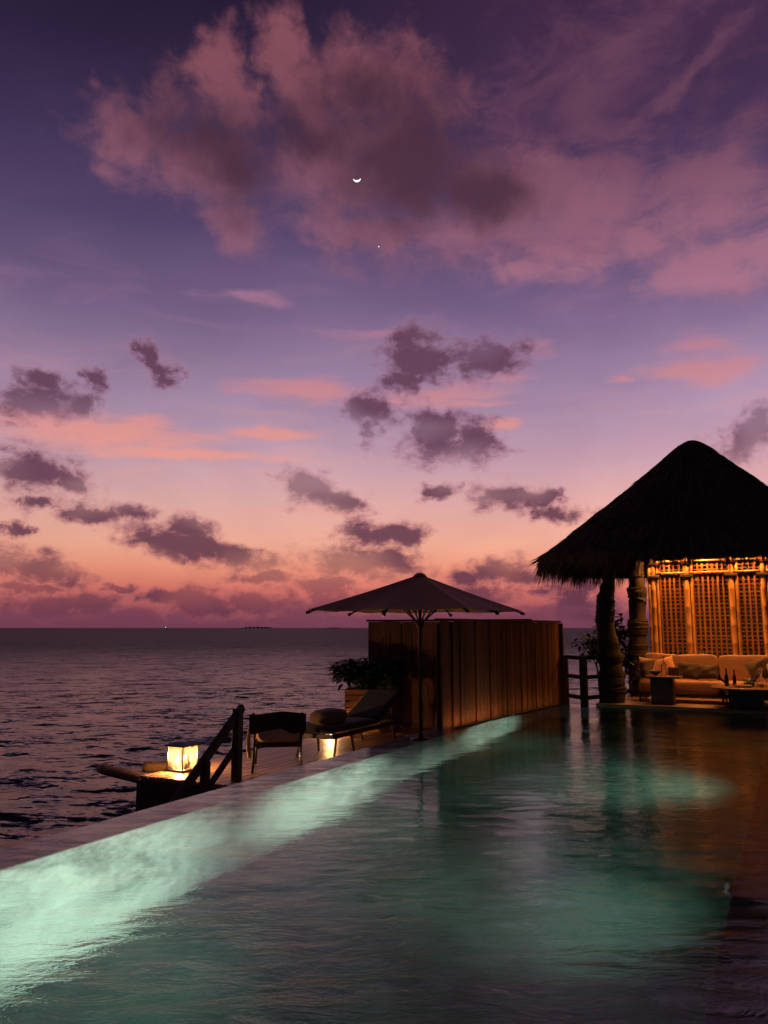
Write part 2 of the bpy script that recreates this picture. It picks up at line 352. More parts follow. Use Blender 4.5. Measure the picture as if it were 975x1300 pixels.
def mat_pool_water():
    m, g, b = new_mat('pool_water')
    p = g.n.new('ShaderNodeTexCoord').outputs['Object']
    gl = g.n.new('ShaderNodeBsdfGlass'); gl.inputs['IOR'].default_value = 1.33; gl.inputs['Roughness'].default_value = 0.0
    gl.inputs['Color'].default_value = (.84, .93, .89, 1)
    h1 = g.noise(g.mapping(g.mapping(p, rot=(0, 0, R(-20))), sc=(.7, 1.2, 1)), 1.4, 2, .5, .4)
    h2 = g.noise(g.mapping(g.mapping(p, rot=(0, 0, R(-30))), sc=(.62, 1.35, 1)), 5.0, 5, .64, .5)
    patch = g.sstep(g.noise(p, .5, 3, .55), .36, .62, .3, 1.5)
    h = g.math('ADD', g.math('MULTIPLY', h1, .017), g.math('MULTIPLY', g.math('MULTIPLY', h2, .0095), patch))
    bn = g.n.new('ShaderNodeBump'); bn.inputs['Distance'].default_value = 1.0; g.put(bn.inputs['Height'], h)
    g.put(gl.inputs['Normal'], bn.outputs[0])
    g.l.new(gl.outputs[0], g.n['Material Output'].inputs[0])
    return m
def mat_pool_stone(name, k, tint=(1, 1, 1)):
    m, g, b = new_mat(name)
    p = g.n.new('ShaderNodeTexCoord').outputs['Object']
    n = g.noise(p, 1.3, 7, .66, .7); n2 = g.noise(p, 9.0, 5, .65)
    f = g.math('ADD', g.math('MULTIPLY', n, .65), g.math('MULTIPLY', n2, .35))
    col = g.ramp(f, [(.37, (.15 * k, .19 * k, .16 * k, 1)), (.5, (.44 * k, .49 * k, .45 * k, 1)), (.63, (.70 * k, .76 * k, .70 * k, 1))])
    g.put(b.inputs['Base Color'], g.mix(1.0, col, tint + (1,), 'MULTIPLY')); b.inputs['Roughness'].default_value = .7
    bn = g.n.new('ShaderNodeBump'); bn.inputs['Distance'].default_value = .01; g.put(bn.inputs['Height'], n2); g.put(b.inputs['Normal'], bn.outputs[0])
    return m
M = dict(
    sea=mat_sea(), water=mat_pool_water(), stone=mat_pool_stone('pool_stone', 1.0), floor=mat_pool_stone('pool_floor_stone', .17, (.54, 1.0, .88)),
    dark_stone=mat_plain('dark_stone', (.022, .024, .026), .6, .35, 3, .006),
    coping=mat_plain('wet_coping', (.26, .23, .22), .3, .35, 3.5, .012, bscale=7),
    deck=mat_wood('deck_boards', (.24, .12, .05), (.48, .28, .13), 'y', .42, .3),
    platform=mat_wood('platform_boards', (.17, .10, .05), (.34, .22, .12), 'x', .4, .2),
    dark_wood=mat_wood('dark_timber', (.024, .013, .008), (.07, .038, .021), 'z', .6, .3, knots=False),
    fence=mat_wood('fence_planks', (.08, .028, .011), (.25, .09, .032), 'z', .65, .42),
    cap=mat_plain('dark_cap', (.03, .018, .012), .5, .3, 8),
    bamboo=mat_wood('bamboo_cane', (.32, .14, .04), (.56, .28, .09), 'z', .4, .18, knots=False),
    lattice=mat_wood('lattice_strips', (.15, .055, .016), (.30, .115, .034), 'z', .5, .3, knots=False),
    rope=mat_plain('palm_rope', (.035, .02, .012), .9, .4, 40, .01),
    trunk=mat_wood('palm_trunk', (.013, .007, .004), (.065, .032, .016), 'z', .8, .1, 3),
    thatch=mat_plain('thatch', (.085, .06, .038), .95, .5, 20, .02, stretch=(1, 1, .2)),
    straw=mat_wood('straw', (.05, .034, .02), (.22, .16, .085), 'z', .9, .4, knots=False),
    canvas=mat_fabric('umbrella_canvas', (.48, .22, .095)),
    metal=mat_plain('bronze_metal', (.03, .024, .02), .4, .3, 20, metal=.6),
    steel=mat_plain('brushed_steel', (.6, .58, .55), .3, .1, 20, metal=1.0),
    sofa=mat_fabric('sofa_fabric', (.40, .20, .10)),
    pillow_dark=mat_fabric('pillow_dark', (.05, .028, .018)),
    pillow_rust=mat_fabric('pillow_rust', (.42, .20, .10)),
    pillow_sand=mat_fabric('pillow_sand', (.30, .17, .09)),
    lounge_dark=mat_fabric('lounge_dark', (.010, .007, .006)),
    chair_cushion=mat_fabric('chair_cushion', (.42, .29, .20)),
    cushion=mat_fabric('lounge_cushion', (.14, .085, .055)),
    table=mat_plain('table_dark', (.075, .045, .028), .35, .3, 10),
    table_top=mat_wood('table_top', (.10, .045, .02), (.26, .12, .05), 'x', .3, .05, knots=False),
    planter=mat_wood('planter_wood', (.26, .10, .035), (.58, .27, .10), 'x', .6, .25),
    leaf=mat_leaf('leaf_green', (.03, .055, .018), (.07, .12, .035)),
    leaf_big=mat_leaf('leaf_glossy', (.05, .085, .02), (.11, .16, .04), .3),
    frond=mat_leaf('palm_frond', (.03, .045, .015), (.06, .08, .03)),
    glass=mat_glass('clear_glass', (.95, .97, .95)),
    dark_glass=mat_plain('dark_glass', (.012, .010, .008), .1, .2, 5),
    paper=mat_plain('paper', (.62, .52, .42), .8, .15, 20),
    ceramic=mat_plain('ceramic', (.10, .06, .045), .35, .3, 12),
    soil=mat_plain('soil', (.02, .014, .01), .95, .4, 20, .02),
    flame=mat_emit('candle_flame', (1, .62, .22), 45.0),
    lamp=mat_emit('warm_lamp', (1, .55, .2), 3.0),
    cool_lamp=mat_emit('cool_lamp', (.45, .7, 1), .10),
    moon=mat_emit('moonlight', (1, .94, .93), 1.6),
    star=mat_emit('starlight', (1, .93, .95), 1.0),
    island=mat_plain('far_island', (.03, .02, .03), .9, .2, .01),
    wax=mat_plain('wax', (.8, .7, .5), .5, .05, 5),
)
def mat_frost():
    m, g, b = new_mat('frosted_pane')
    t = g.n.new('ShaderNodeBsdfTransparent'); t.inputs[0].default_value = (1, .93, .82, 1)
    d = g.n.new('ShaderNodeBsdfTranslucent')
    n = g.noise(g.n.new('ShaderNodeTexCoord').outputs['Object'], 14, 4, .6)
    g.put(d.inputs[0], g.ramp(n, [(.3, (.80, .70, .55, 1)), (.7, (.95, .90, .80, 1))]))
    mx = g.n.new('ShaderNodeMixShader'); mx.inputs[0].default_value = .045
    g.l.new(t.outputs[0], mx.inputs[1]); g.l.new(d.outputs[0], mx.inputs[2]); g.l.new(mx.outputs[0], g.n['Material Output'].inputs[0])
    return m
M['frost'] = mat_frost()

def light(kind, name, loc, power, col, parent=None, size=.05, aim=None, angle=120, blend=1.0):
    d = bpy.data.lights.new(name, kind); d.energy = power; d.color = col; d.shadow_soft_size = size
    if kind == 'SPOT': d.spot_size = R(angle); d.spot_blend = blend
    o = bpy.data.objects.new(name, d); C.objects.link(o); o.location = loc
    if aim is not None: o.rotation_euler = Vector(aim).to_track_quat('-Z', 'Y').to_euler()
    if parent: o.parent = parent
    return o
WARM = (1, .38, .08)

# light levels of the lamps, the last pool one an added fill: (y, z, watts, aim, cone)
POOL = [(2.1, -.45, 210, (-1, .75, -.8), 90), (.2, -.5, 980, (-1, .12, -.13), 52), (3.9, -.5, 760, (-1, 0, -.13), 48), (6.6, -.5, 270, (-1, .1, -.85), 90), (8.9, -.5, 760, (-1, .0, -.13), 46), (-1.6, -.5, 110, (-1, .3, -.8), 115)]  # last entry: fill lamp added to tint the near pool floor
UPL = [(7.6, 9.6, 1.5), (9.7, 12.3, .9)]
EAVE = [((1.95, 13.72, 3.08), 150, 'warm lamp hidden under the thatch above the first lattice panel', (0, .1, -1), 160, False), ((2.75, 13.72, 3.08), 150, 'warm lamp hidden under the thatch above the second lattice panel', (0, .1, -1), 160, False), ((3.62, 13.72, 3.08), 150, 'warm lamp hidden under the thatch above the right lattice panel', (0, .1, -1), 160, False), ((2.9, 12.35, 2.95), 170, 'warm lamp hidden under the front eave above the sofa', (0, .25, -1), 118), ((2.5, 15.2, 2.4), 120, 'upturned lamp behind the lattice lighting the back thatch', (0, .9, 1), 110)]
SPIKE = 45
LANT = (90, 170)

# ================================================================== the setting
SEA_Z = -2.5
def build_sea():
    cx, cy = 4.4, -3.48
    rad = [7.0]
    while rad[-1] < 420: rad.append(rad[-1] * 1.0088)
    rad = np.array(rad); na = 520
    ang = np.radians(90 + 27.1) + np.radians(np.linspace(-75, 75, na))
    rr, aa = np.meshgrid(rad, ang, indexing='ij')
    x = cx + rr * np.cos(aa); y = cy + rr * np.sin(aa)
    step = np.maximum(rr * .0088, rr * np.radians(150 / na))
    z = np.zeros_like(x); dx = np.zeros_like(x); dy = np.zeros_like(x)
    rn = np.random.default_rng(11)
    for i in range(70):
        lam = .4 * (3.2 / .4) ** rn.random()
        th = R(90 + 27 - 20) + rn.normal(0, .42)
        k = 2 * math.pi / lam; kx, ky = k * math.cos(th), k * math.sin(th)
        amp = .0050 * lam ** .7; ph = rn.random() * 6.28
        w = np.clip((lam / (2.2 * step) - 1.0), 0, 1)
        t = kx * x + ky * y + ph + .8 * np.sin(.21 * x + .17 * y + i)
        z += w * amp * np.sin(t); dx -= w * amp * .8 * math.cos(th) * np.cos(t) * -1; dy -= w * amp * .8 * math.sin(th) * np.cos(t) * -1
    gust = .75 + .45 * np.sin(x * .06 + 1.3 * np.sin(y * .043)) * np.sin(y * .05 + .7)
    z *= gust
    vs = np.stack([x + dx, y + dy, z], -1).reshape(-1, 3)
    nr = len(rad)
    # far ring out to the horizon, and the coarse rest of the circle
    far = [420, 900, 2500, 9000, 30000]
    allv = [vs]; faces = []
    i0 = np.arange(nr - 1)[:, None] * na + np.arange(na - 1)[None, :]
    q = np.stack([i0, i0 + na, i0 + na + 1, i0 + 1], -1).reshape(-1, 4); quads = [q]
    base = len(vs)
    edge_ids = (nr - 1) * na + np.arange(na)
    prev = edge_ids
    for r in far[1:]:
        ring = np.stack([cx + r * np.cos(ang), cy + r * np.sin(ang), np.zeros(na)], -1); allv.append(ring)
        ids = base + np.arange(na); base += na
        quads.append(np.stack([prev[:-1], ids[:-1], ids[1:], prev[1:]], -1)); prev = ids
    V = np.concatenate(allv); Q = np.concatenate(quads)
    # the back of the circle
    nb = 40; angb = np.radians(90 + 27.1) + np.radians(np.linspace(75, 285, nb)); rb = np.array([7.0, 40, 420, 2500, 30000])
    rrb, aab = np.meshgrid(rb, angb, indexing='ij')
    Vb = np.stack([cx + rrb * np.cos(aab), cy + rrb * np.sin(aab), np.zeros_like(rrb)], -1).reshape(-1, 3)
    ib = np.arange(len(rb) - 1)[:, None] * nb + np.arange(nb - 1)[None, :] + len(V)
    Q = np.concatenate([Q, np.stack([ib, ib + nb, ib + nb + 1, ib + 1], -1).reshape(-1, 4)]); V = np.concatenate([V, Vb])
    me = bpy.data.meshes.new('sea')
    me.vertices.add(len(V)); me.vertices.foreach_set('co', V.astype(np.float32).ravel())
    me.loops.add(Q.size); me.loops.foreach_set('vertex_index', Q.astype(np.int32).ravel())
    me.polygons.add(len(Q)); me.polygons.foreach_set('loop_start', np.arange(0, Q.size, 4, dtype=np.int32))
    me.polygons.foreach_set('use_smooth', np.ones(len(Q), dtype=bool))
    me.update(calc_edges=True); me.validate()
    me.materials.append(M['sea'])
    o = bpy.data.objects.new('sea', me); C.objects.link(o); o.location.z = SEA_Z
    tag(o, kind='structure')
build_sea()

def hill(name, az, half, h, dist):
    mb = MB(); n = 60; rn = random.Random(3)
    a0 = R(90 + 27.1) - R(az)
    prof = [0.0] + [(.55 + .45 * math.sin(i * .9) * rn.random() + .25 * rn.random()) for i in range(n - 1)] + [0.0]
    vs = []
    for i in range(n + 1):
        a = a0 + R(half) * (1 - 2 * i / n); hh = h * prof[i] * min(1, 4 * min(i, n - i) / n + .15)
        for d, z in ((dist, SEA_Z - 2), (dist + 30, SEA_Z + hh * .8), (dist + 120, SEA_Z + hh), (dist + 400, SEA_Z - 2)):
            vs.append((4.4 + d * math.cos(a), -3.48 + d * math.sin(a), z))
    mb.add(vs, [(i * 4 + j, i * 4 + j + 1, i * 4 + j + 5, i * 4 + j + 4) for i in range(n) for j in range(3)])
    return tag(mb.build(name, M['island']), kind='structure')
hill('island', -8.9, 1.2, 16, 7000)
hill('island', -3.6, .55, 9, 7600)

# pool: x across (0 = the sea-side wall), y along; water level z = 0
PW, PD, PEND, SHELF = 3.96, -1.98, 11.95, -.30
mb = MB()
mb.box((-.20, 2.475, -1.15), (.40, 18.95, 2.22))                                # sea-side wall (top at -.04)
mb.box((6.28, 2.475, -1.275), (4.64, 18.95, 1.95))                              # shelf block
mb.box((8.7, 2.475, -1.1), (.2, 18.95, 2.3))                                    # outer right wall
mb.box((.275, PEND + .14, -1.15), (1.35, .28, 2.22))                            # end wall beside the fence
mb.box((4.2, -7.1, -1.1), (9.2, .2, 2.3))
tag(mb.build('pool_basin', M['stone']), kind='structure')
mb = MB(); mb.box((4.875, PEND + .14, -1.19), (7.85, .28, 2.14)); tag(mb.build('pool_end_wall', M['dark_stone']), kind='structure')
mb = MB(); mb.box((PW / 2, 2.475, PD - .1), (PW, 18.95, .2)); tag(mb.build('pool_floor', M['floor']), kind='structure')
mb = MB(); mb.box(((PW + 8.6) / 2, 2.475, SHELF + .008), (8.6 - PW - .004, 18.94, .012))
tag(mb.build('pool_shelf', M['dark_stone']), kind='structure')
# overflow rim: a thin ridge on the wall, then a sloping wet apron
mb = MB()
mb.box((-.025, 2.475, -.024), (.05, 18.95, .030))
mb.box((-.225, 2.475, -.034), (.35, 18.95, .010), rot=(0, R(-1.5), 0))
mb.box((.275, PEND + .15, -.028), (1.35, .25, .022))
tag(mb.build('pool_rim', M['coping']), kind='structure')
mb = MB()
nx, ny = 30, 60
mb.add([(-.385, -7, 0), (8.6, -7, 0), (8.6, PEND, 0), (.95, PEND, 0), (.95, PEND + .27, 0), (-.385, PEND + .27, 0)], [(0, 1, 2, 3, 4, 5)])
tag(mb.build('pool_water', M['water']), kind='structure')

# lower timber deck over the sea
DZ = -.5
mb = MB(); rn = random.Random(5)
x = -3.53
while x < -.44:
    w = .14; mb.box((min(x + w / 2, -.46), 8.12 + rn.uniform(-.01, .01), DZ - .0175), (w - .012, 6.5, .035), rot=(0, 0, 0)); x += w
mb.box((-1.985, 8.12, DZ - .06), (3.05, 6.44, .04))
tag(mb.build('sun_deck', M['deck'], bevel=.003), kind='structure')
mb = MB()
for z in (-.145, -.345, -.545):
    mb.box((-1.99, 4.85, DZ + z), (3.1, .04, .192)); mb.box((-3.55, 8.12, DZ + z), (.04, 6.5, .192))
for px in (-3.4, -2.0, -.7):
    for py in (5.1, 8.0, 11.1): mb.tube([(px, py, -3.2), (px, py, -.6)], .11, 10)
tag(mb.build('deck_skirt', M['dark_wood']), kind='structure')

# pavilion platform and deck on the land side
mb = MB()
y = PEND
while y < 18.4:
    mb.box((5.0, y + .07, .032), (8.1, .134, .036)); y += .14
mb.box((5.0, 15.2, -.05), (8.1, 6.42, .12))
tag(mb.build('pavilion_platform', M['platform'], bevel=.003), kind='structure')
mb = MB()
mb.box((12.4, 5.0, -.6), (7.2, 27, 1.3))
tag(mb.build('pool_deck', M['dark_stone']), kind='structure')

# ================================================================== pool lamps
def pool_lamp(y, z, power, aim, angle, label):
    t = thing('pool_light', label, 'pool light', (PW, y, z), 0, 'underwater lights in the pool wall')
    mb = MB(); mb.tube([(0, 0, 0), (-.035, 0, 0)], [.105, .095], 20); mb.build('bezel', M['metal'], t, True, .004)
    mb = MB(); mb.tube([(-.036, 0, 0), (-.05, 0, 0)], [.075, .06], 20); mb.build('lens', M['cool_lamp'] if POOL[0][0] == y else M['glass'], t, True)
    light('SPOT', 'pool_lamp', (-.09, 0, 0), power, (.76, 1, .82), t, .05, aim, angle, 1.0)
    return t
for y, z, pw, aim, an in POOL:
    pool_lamp(y, z, pw, aim, an, {0: 'round underwater light glowing pale blue on the dark shelf edge'}.get(POOL.index((y, z, pw, aim, an)), 'round steel underwater light set in the pool wall and hidden below the shelf edge'))  # the last lamp built here is the added fill

# ================================================================== privacy screen
def plank_wall(parent, p0, p1, z0, z1, seed, wmin=.065, wmax=.14):
    p0, p1 = Vector(p0), Vector(p1); d = (p1 - p0); L = d.length; d.normalize(); a = math.atan2(d.y, d.x)
    nrm = Vector((d.y, -d.x))
    rn = random.Random(seed); mb = MB(); s = 0
    while s < L - .02:
        w = min(rn.uniform(wmin, wmax), L - s); off = rn.choice((0, .010, .02, .028))
        c = p0 + d * (s + w / 2) + nrm * (off)
        mb.box((c.x, c.y, (z0 + z1) / 2 + rn.uniform(-.004, .004)), (w - .006, .03, z1 - z0), rot=(0, 0, a)); s += w
    mb.build('plank_panel', M['fence'], parent, bevel=.004)
    mb = MB(); c = (p0 + p1) / 2 - nrm * .035
    mb.box((c.x, c.y, (z0 + z1) / 2 - .01), (L - .02, .025, z1 - z0 - .05), rot=(0, 0, a)); mb.build('leak_seal_board', M['dark_wood'], parent)  # added dark board behind the planks, stops light leaking through the gaps
    mb = MB(); c = (p0 + p1) / 2
    mb.box((c.x, c.y, z1 + .024), (L + .06, .13, .04), rot=(0, 0, a)); mb.build('top_cap', M['cap'], parent, bevel=.006)
t = thing('privacy_screen', 'tall brown privacy screen of upright planks along the pool edge under the parasol', 'fence', (0, 0, 0))
plank_wall(t, (-.32, 7.52), (.13, 12.5), -.035, 1.545, 21)
plank_wall(t, (-3.52, 11.30), (-.08, 11.30), DZ, 1.572, 22, .10, .16)
mb = MB(); mb.box((.165, 12.57, .74), (.09, .09, 1.6)); mb.build('end_post', M['dark_wood'], t, bevel=.006)
for i, (y0, y1, pw) in enumerate(UPL):
    y = (y0 + y1) / 2; x = -.32 + .52 * (y - 7.52) / 4.98 + .17
    t = thing('light_strip', ['low bronze light channel washing the near half of the plank screen from its foot', 'low bronze light channel washing the far half of the plank screen from its foot'][i], 'light strip', (x, y, -.018), R(-5.96), 'light strips along the plank screen')
    mb = MB(); mb.box((0, 0, .006), (.05, y1 - y0, .012)); mb.box((.022, 0, .025), (.006, y1 - y0, .026)); mb.build('channel', M['metal'], t)
    d_ = bpy.data.lights.new('strip_light', 'AREA'); d_.shape = 'RECTANGLE'; d_.size = .02; d_.size_y = y1 - y0 - .05; d_.energy = pw; d_.color = WARM
    o = bpy.data.objects.new('strip_light', d_); C.objects.link(o); o.parent = t; o.location = (0, 0, .035)
    o.rotation_euler = (0, R(180 - 38), 0)
# ================================================================== railing beyond the pool
t = thing('railing', 'dark timber railing with three rails over the sea beside the trunk post', 'railing', (0, 0, 0))
RP = [(.26, 12.50), (.74, 11.96), (1.20, 13.05), (1.14, 14.6)]
for i, (x, y) in enumerate(RP):
    mb = MB(); mb.box((x, y, .36), (.13 if i == 1 else .1, .13 if i == 1 else .1, 1.1)); mb.build('post', M['dark_wood'], t, bevel=.008)
for h in (.88, .52, .14):
    for (a, b) in zip(RP[:-1], RP[1:]):
        mb = MB(); a, b = Vector(a), Vector(b); c = (a + b) / 2; d = b - a
        mb.box((c.x, c.y, h), (d.length - .12, .05, .075), rot=(0, 0, math.atan2(d.y, d.x))); mb.build('rail', M['dark_wood'], t, bevel=.006)
# ================================================================== pavilion
PCX, PCY, HALF = 2.6, 14.8, 2.97
PROF = [(0, 5.51), (.035, 5.49), (.08, 5.41), (.15, 5.22), (.3, 4.80), (.45, 4.38), (.6, 3.96), (.75, 3.55), (.88, 3.17), (.97, 2.92), (1.0, 2.86)]
def prof_z(q):
    for (a, za), (b, zb) in zip(PROF[:-1], PROF[1:]):
        if q <= b: return za + (zb - za) * (q - a) / (b - a)
    return PROF[-1][1]
def plan_r(th, e=3.6):
    c, s = abs(math.cos(th)), abs(math.sin(th)); return HALF * (c ** e + s ** e) ** (-1 / e)
def roof_pt(q, th, dz=0.0, k=1.0):
    e = 2.0 + 3.4 * q; c, s = abs(math.cos(th)), abs(math.sin(th)); r = HALF * (c ** e + s ** e) ** (-1 / e) * q * k
    return Vector((r * math.cos(th), r * math.sin(th), prof_z(q) + dz))
pav = thing('thatched_pavilion', 'open seaside pavilion with a dark shaggy palm thatch roof on rough trunk posts', 'pavilion', (PCX, PCY, 0))
mb = MB(); rn = random.Random(31); nth, qs = 160, [0.001, .03, .06, .1, .15, .2, .27, .34, .41, .48, .55, .62, .69, .76, .83, .89, .94, .98, 1.0]
vs = [roof_pt(q, 2 * math.pi * j / nth) + Vector((0, 0, rn.uniform(-.022, .022) * min(1, q * 5))) for q in qs for j in range(nth)]
fs = [(i * nth + j, (i + 1) * nth + j, (i + 1) * nth + (j + 1) % nth, i * nth + (j + 1) % nth) for i in range(len(qs) - 1) for j in range(nth)]
k = len(vs)
vs += [roof_pt(q, 2 * math.pi * j / nth, -.30 if q < .9 else -.16, .99) for q in qs for j in range(nth)]
fs += [(k + i * nth + j, k + i * nth + (j + 1) % nth, k + (i + 1) * nth + (j + 1) % nth, k + (i + 1) * nth + j) for i in range(len(qs) - 1) for j in range(nth)]
e = (len(qs) - 1) * nth
fs += [(e + j, k + e + j, k + e + (j + 1) % nth, e + (j + 1) % nth) for j in range(nth)]
mb.add(vs, fs)
roof = mb.build('roof', M['thatch'], pav)
# loose straw laid over the roof, breaking its outline
def strip(mb, p, d, L, w, rn, sag):
    d = d.normalized(); sd = d.cross(Vector((rn.uniform(-1, 1), rn.uniform(-1, 1), rn.uniform(-.3, .3))))
    if sd.length < .05: sd = d.orthogonal()
    sd = sd.normalized() * (w / 2); p1 = p + d * (L * .55) - Vector((0, 0, sag * L * .3)); p2 = p + d * L - Vector((0, 0, sag * L))
    mb.add([p - sd, p + sd, p1 + sd * .8, p1 - sd * .8, p2], [(0, 1, 2, 3), (3, 2, 4)])
mb = MB()
for i in range(9000):
    th = rn.uniform(0, 2 * math.pi); q = math.sqrt(rn.uniform(.002, .97))
    p = roof_pt(q, th, .0); d = roof_pt(min(q + .05, 1.0), th) - roof_pt(max(q - .02, 0.001), th)
    d = d.normalized() + Vector((rn.uniform(-.16, .16), rn.uniform(-.16, .16), rn.uniform(-.02, .10)))
    strip(mb, p + Vector((0, 0, rn.uniform(-.01, .018))), d, rn.uniform(.15, .45), rn.uniform(.008, .02), rn, .05)
mb.build('loose_straw', M['straw'], roof)
mb = MB()
for i in range(8500):
    th = rn.uniform(0, 2 * math.pi); q = rn.uniform(.93, 1.0)
    p = roof_pt(q, th, rn.uniform(-.16, .0))
    out = Vector((math.cos(th), math.sin(th), 0)); clump = .5 + .5 * math.sin(th * 23 + 2 * math.sin(th * 7)) * math.sin(th * 51)
    # the fringe is worn short over a stretch of the front eave
    fa = (math.degrees(th) % 360); worn = 1 - .75 * max(0, 1 - abs(fa - 279) / 6.5)
    L = rn.uniform(.10, .34) * (.6 + .9 * clump) * worn
    d = out * rn.uniform(.05, .75) + Vector((rn.uniform(-.25, .25), rn.uniform(-.25, .25), -1))
    strip(mb, p, d, L, rn.uniform(.007, .02), rn, .3)
for i in range(70):
    th = rn.uniform(0, 2 * math.pi); p = roof_pt(.985, th, rn.uniform(-.1, .02)); out = Vector((math.cos(th), math.sin(th), 0))
    strip(mb, p, out + Vector((rn.uniform(-.5, .5), rn.uniform(-.5, .5), rn.uniform(-.5, .05))), rn.uniform(.25, .5), .008, rn, .1)
mb.build('fringe', M['straw'], roof)
mb = MB()
for i in range(20):
    th = 2 * math.pi * (i + .5) / 20; a = roof_pt(.12, th, -.36); b = roof_pt(.93, th, -.26); mb.tube([a, b], [.035, .05], 6)
mb.build('rafter', M['trunk'], roof)
def trunk_post(pts, rad, wraps, name='post'):
    mb = MB(); pp = []; rr = []; rn = random.Random(len(pts) + int(pts[0][0] * 100)); N = 40
    for i in range(N + 1):
        t = i / N * (len(pts) - 1); j = min(int(t), len(pts) - 2); f = t - j
        p = Vector(pts[j]).lerp(Vector(pts[j + 1]), f); r = rad[j] + (rad[j + 1] - rad[j]) * f
        pp.append(p + Vector((rn.uniform(-.008, .008), rn.uniform(-.008, .008), 0)) - Vector((PCX, PCY, 0))); rr.append(r * (1 + rn.uniform(-.05, .05) + .05 * math.sin(i * 1.7)))
    mb.tube(pp, rr, 16); o = mb.build(name, M['trunk'], pav, True)
    for z0, z1, ex in wraps:
        mb = MB(); seg = []; rs = []
        n = max(4, int((z1 - z0) / .03))
        for i in range(n + 1):
            z = z0 + (z1 - z0) * i / n
            q = min(pp, key=lambda p: abs(p.z - z)); kk = pp.index(q)
            seg.append(Vector((q.x, q.y, z))); rs.append(rr[kk] + ex + (.008 if i % 2 else 0))
        mb.tube(seg, rs, 18); mb.build('rope_wrap', M['rope'], o, False)
    return o
trunk_post([(1.18, 12.3, -.05), (1.19, 12.3, .5), (1.17, 12.3, 1.0), (1.10, 12.32, 1.55), (1.13, 12.34, 2.0), (1.20, 12.36, 2.4), (1.26, 12.4, 3.25)], [.245, .23, .20, .165, .16, .12, .09], [(.1, .55, .012), (.8, 1.15, .012), (1.55, 2.05, .01)])
trunk_post([(1.44, 13.9, .05), (1.43, 13.9, 1.0), (1.455, 13.9, 2.0), (1.475, 13.9, 2.9), (1.48, 13.9, 3.5)], [.19, .18, .17, .15, .12], [(.3, .7, .02), (.86, 1.12, .02), (1.3, 1.62, .025), (2.02, 2.28, .03), (2.5, 2.56, .015)])
trunk_post([(4.9, 12.4, .05), (4.85, 12.4, 1.5), (4.9, 12.4, 3.2)], [.24, .2, .14], [(.2, .6, .012), (1.2, 1.6, .012)])
trunk_post([(4.9, 17.2, .05), (4.85, 17.2, 1.5), (4.9, 17.2, 3.2)], [.24, .2, .14], [(.2, .6, .012)])
mb = MB()
for a, b in (((1.25, 12.4, 3.22), (4.9, 12.4, 3.22)), ((1.27, 12.4, 3.32), (1.48, 17.2, 3.32)), ((4.9, 12.4, 3.3), (4.9, 17.2, 3.3)), ((1.4, 17.2, 3.2), (4.9, 17.2, 3.2))):
    mb.tube([Vector(a) - Vector((PCX, PCY, 0)), Vector(b) - Vector((PCX, PCY, 0))], .075, 10)
mb.build('ring_beam', M['trunk'], pav, True)

# lamps under the thatch
def eave_lamp(loc, power, label, aim=None, angle=150, hooded=True):
    t = thing('eave_lamp', label, 'lamp', loc, 0, 'warm lamps under the thatch')
    up = aim is not None and aim[2] > 0
    mb = MB(); k = -1 if up else 1
    lip = -.06 if hooded else .015
    mb.tube([(0, 0, .28), (0, 0, .09)], .008, 6); mb.lathe([(.02, .11 * k), (.075, .08 * k), (.09, lip * k), (.086, lip * k), (.07, .075 * k), (.001, .078 * k)], 16); mb.build('shade', M['metal'], t, True)
    mb = MB(); mb.lathe([(.012, .07), (.026, .05), (.022, .035), (.006, .028)], 12); o = mb.build('bulb', M['lamp'], t, True)
    if up: o.rotation_euler = (R(180), 0, 0)
    light('SPOT', 'bulb_light', (0, 0, 0), power, WARM, t, .02 if hooded else .05, aim, angle)
for a in EAVE: eave_lamp(*a)

# bamboo screen behind the sofa
scr = thing('bamboo_screen', 'glowing lattice screen between tall bamboo canes behind the long sofa', 'screen', (0, 14.0, .05))
PX = [1.80, 2.44, 3.28, 3.86, 4.70]
for i, x in enumerate(PX):
    for dx, r in (((-.10, .035), (-.02, .05), (.065, .03)) if i == 0 else ((0, .052), (.09, .03)) if i in (2,) else ((0, .052), (.085, .028))):
        mb = MB(); pts = []; rad = []; top = 2.86 + (.06 if dx in (0, -.02) else -.1)
        z = 0.0
        while z < top:
            for a, s in ((0, 1.0), (.02, 1.10), (.04, 1.0)):
                if z + a < top: pts.append((x + dx, 0, z + a)); rad.append(r * s)
            z += .36 if r > .04 else .28
        pts.append((x + dx, 0, top)); rad.append(r)
        mb.tube(pts, rad, 10); mb.build('bamboo_cane', M['bamboo'], scr, True)
    for z in (2.72, 2.45, .35):
        mb = MB(); mb.box((x + .005, -.01, z), (.24, .13, .07)); mb.build('lashing', M['rope'], scr, bevel=.02)
for i, (a, b) in enumerate(zip(PX[:-1], PX[1:])):
    x0, x1 = a + .12, b - .055; mb = MB(); mb2 = MB(); rn = random.Random(i)
    n = max(4, round((x1 - x0) / .098))
    for j in range(n + 1):
        x = x0 + (x1 - x0) * j / n
        mb.box((x + rn.uniform(-.005, .005), rn.uniform(-.004, .004), 1.36), (.034 * rn.uniform(.8, 1.2), .014, 2.68), rot=(0, rn.uniform(-.004, .004), 0))
    z = .06
    while z < 2.72:
        mb.box(((x0 + x1) / 2, .018, z + rn.uniform(-.006, .006)), (x1 - x0, .012, (.027 * rn.uniform(.8, 1.2))), rot=(0, rn.uniform(-.006, .006), 0)); z += .079
    mb.build('lattice_panel', M['lattice'], scr)
    for z in (2.76, 2.52):
        mb = MB(); mb.tube([(x0 - .06, -.03, z), (x1 + .02, -.03, z)], .022, 8); mb.build('crossbar', M['bamboo'], scr, True)
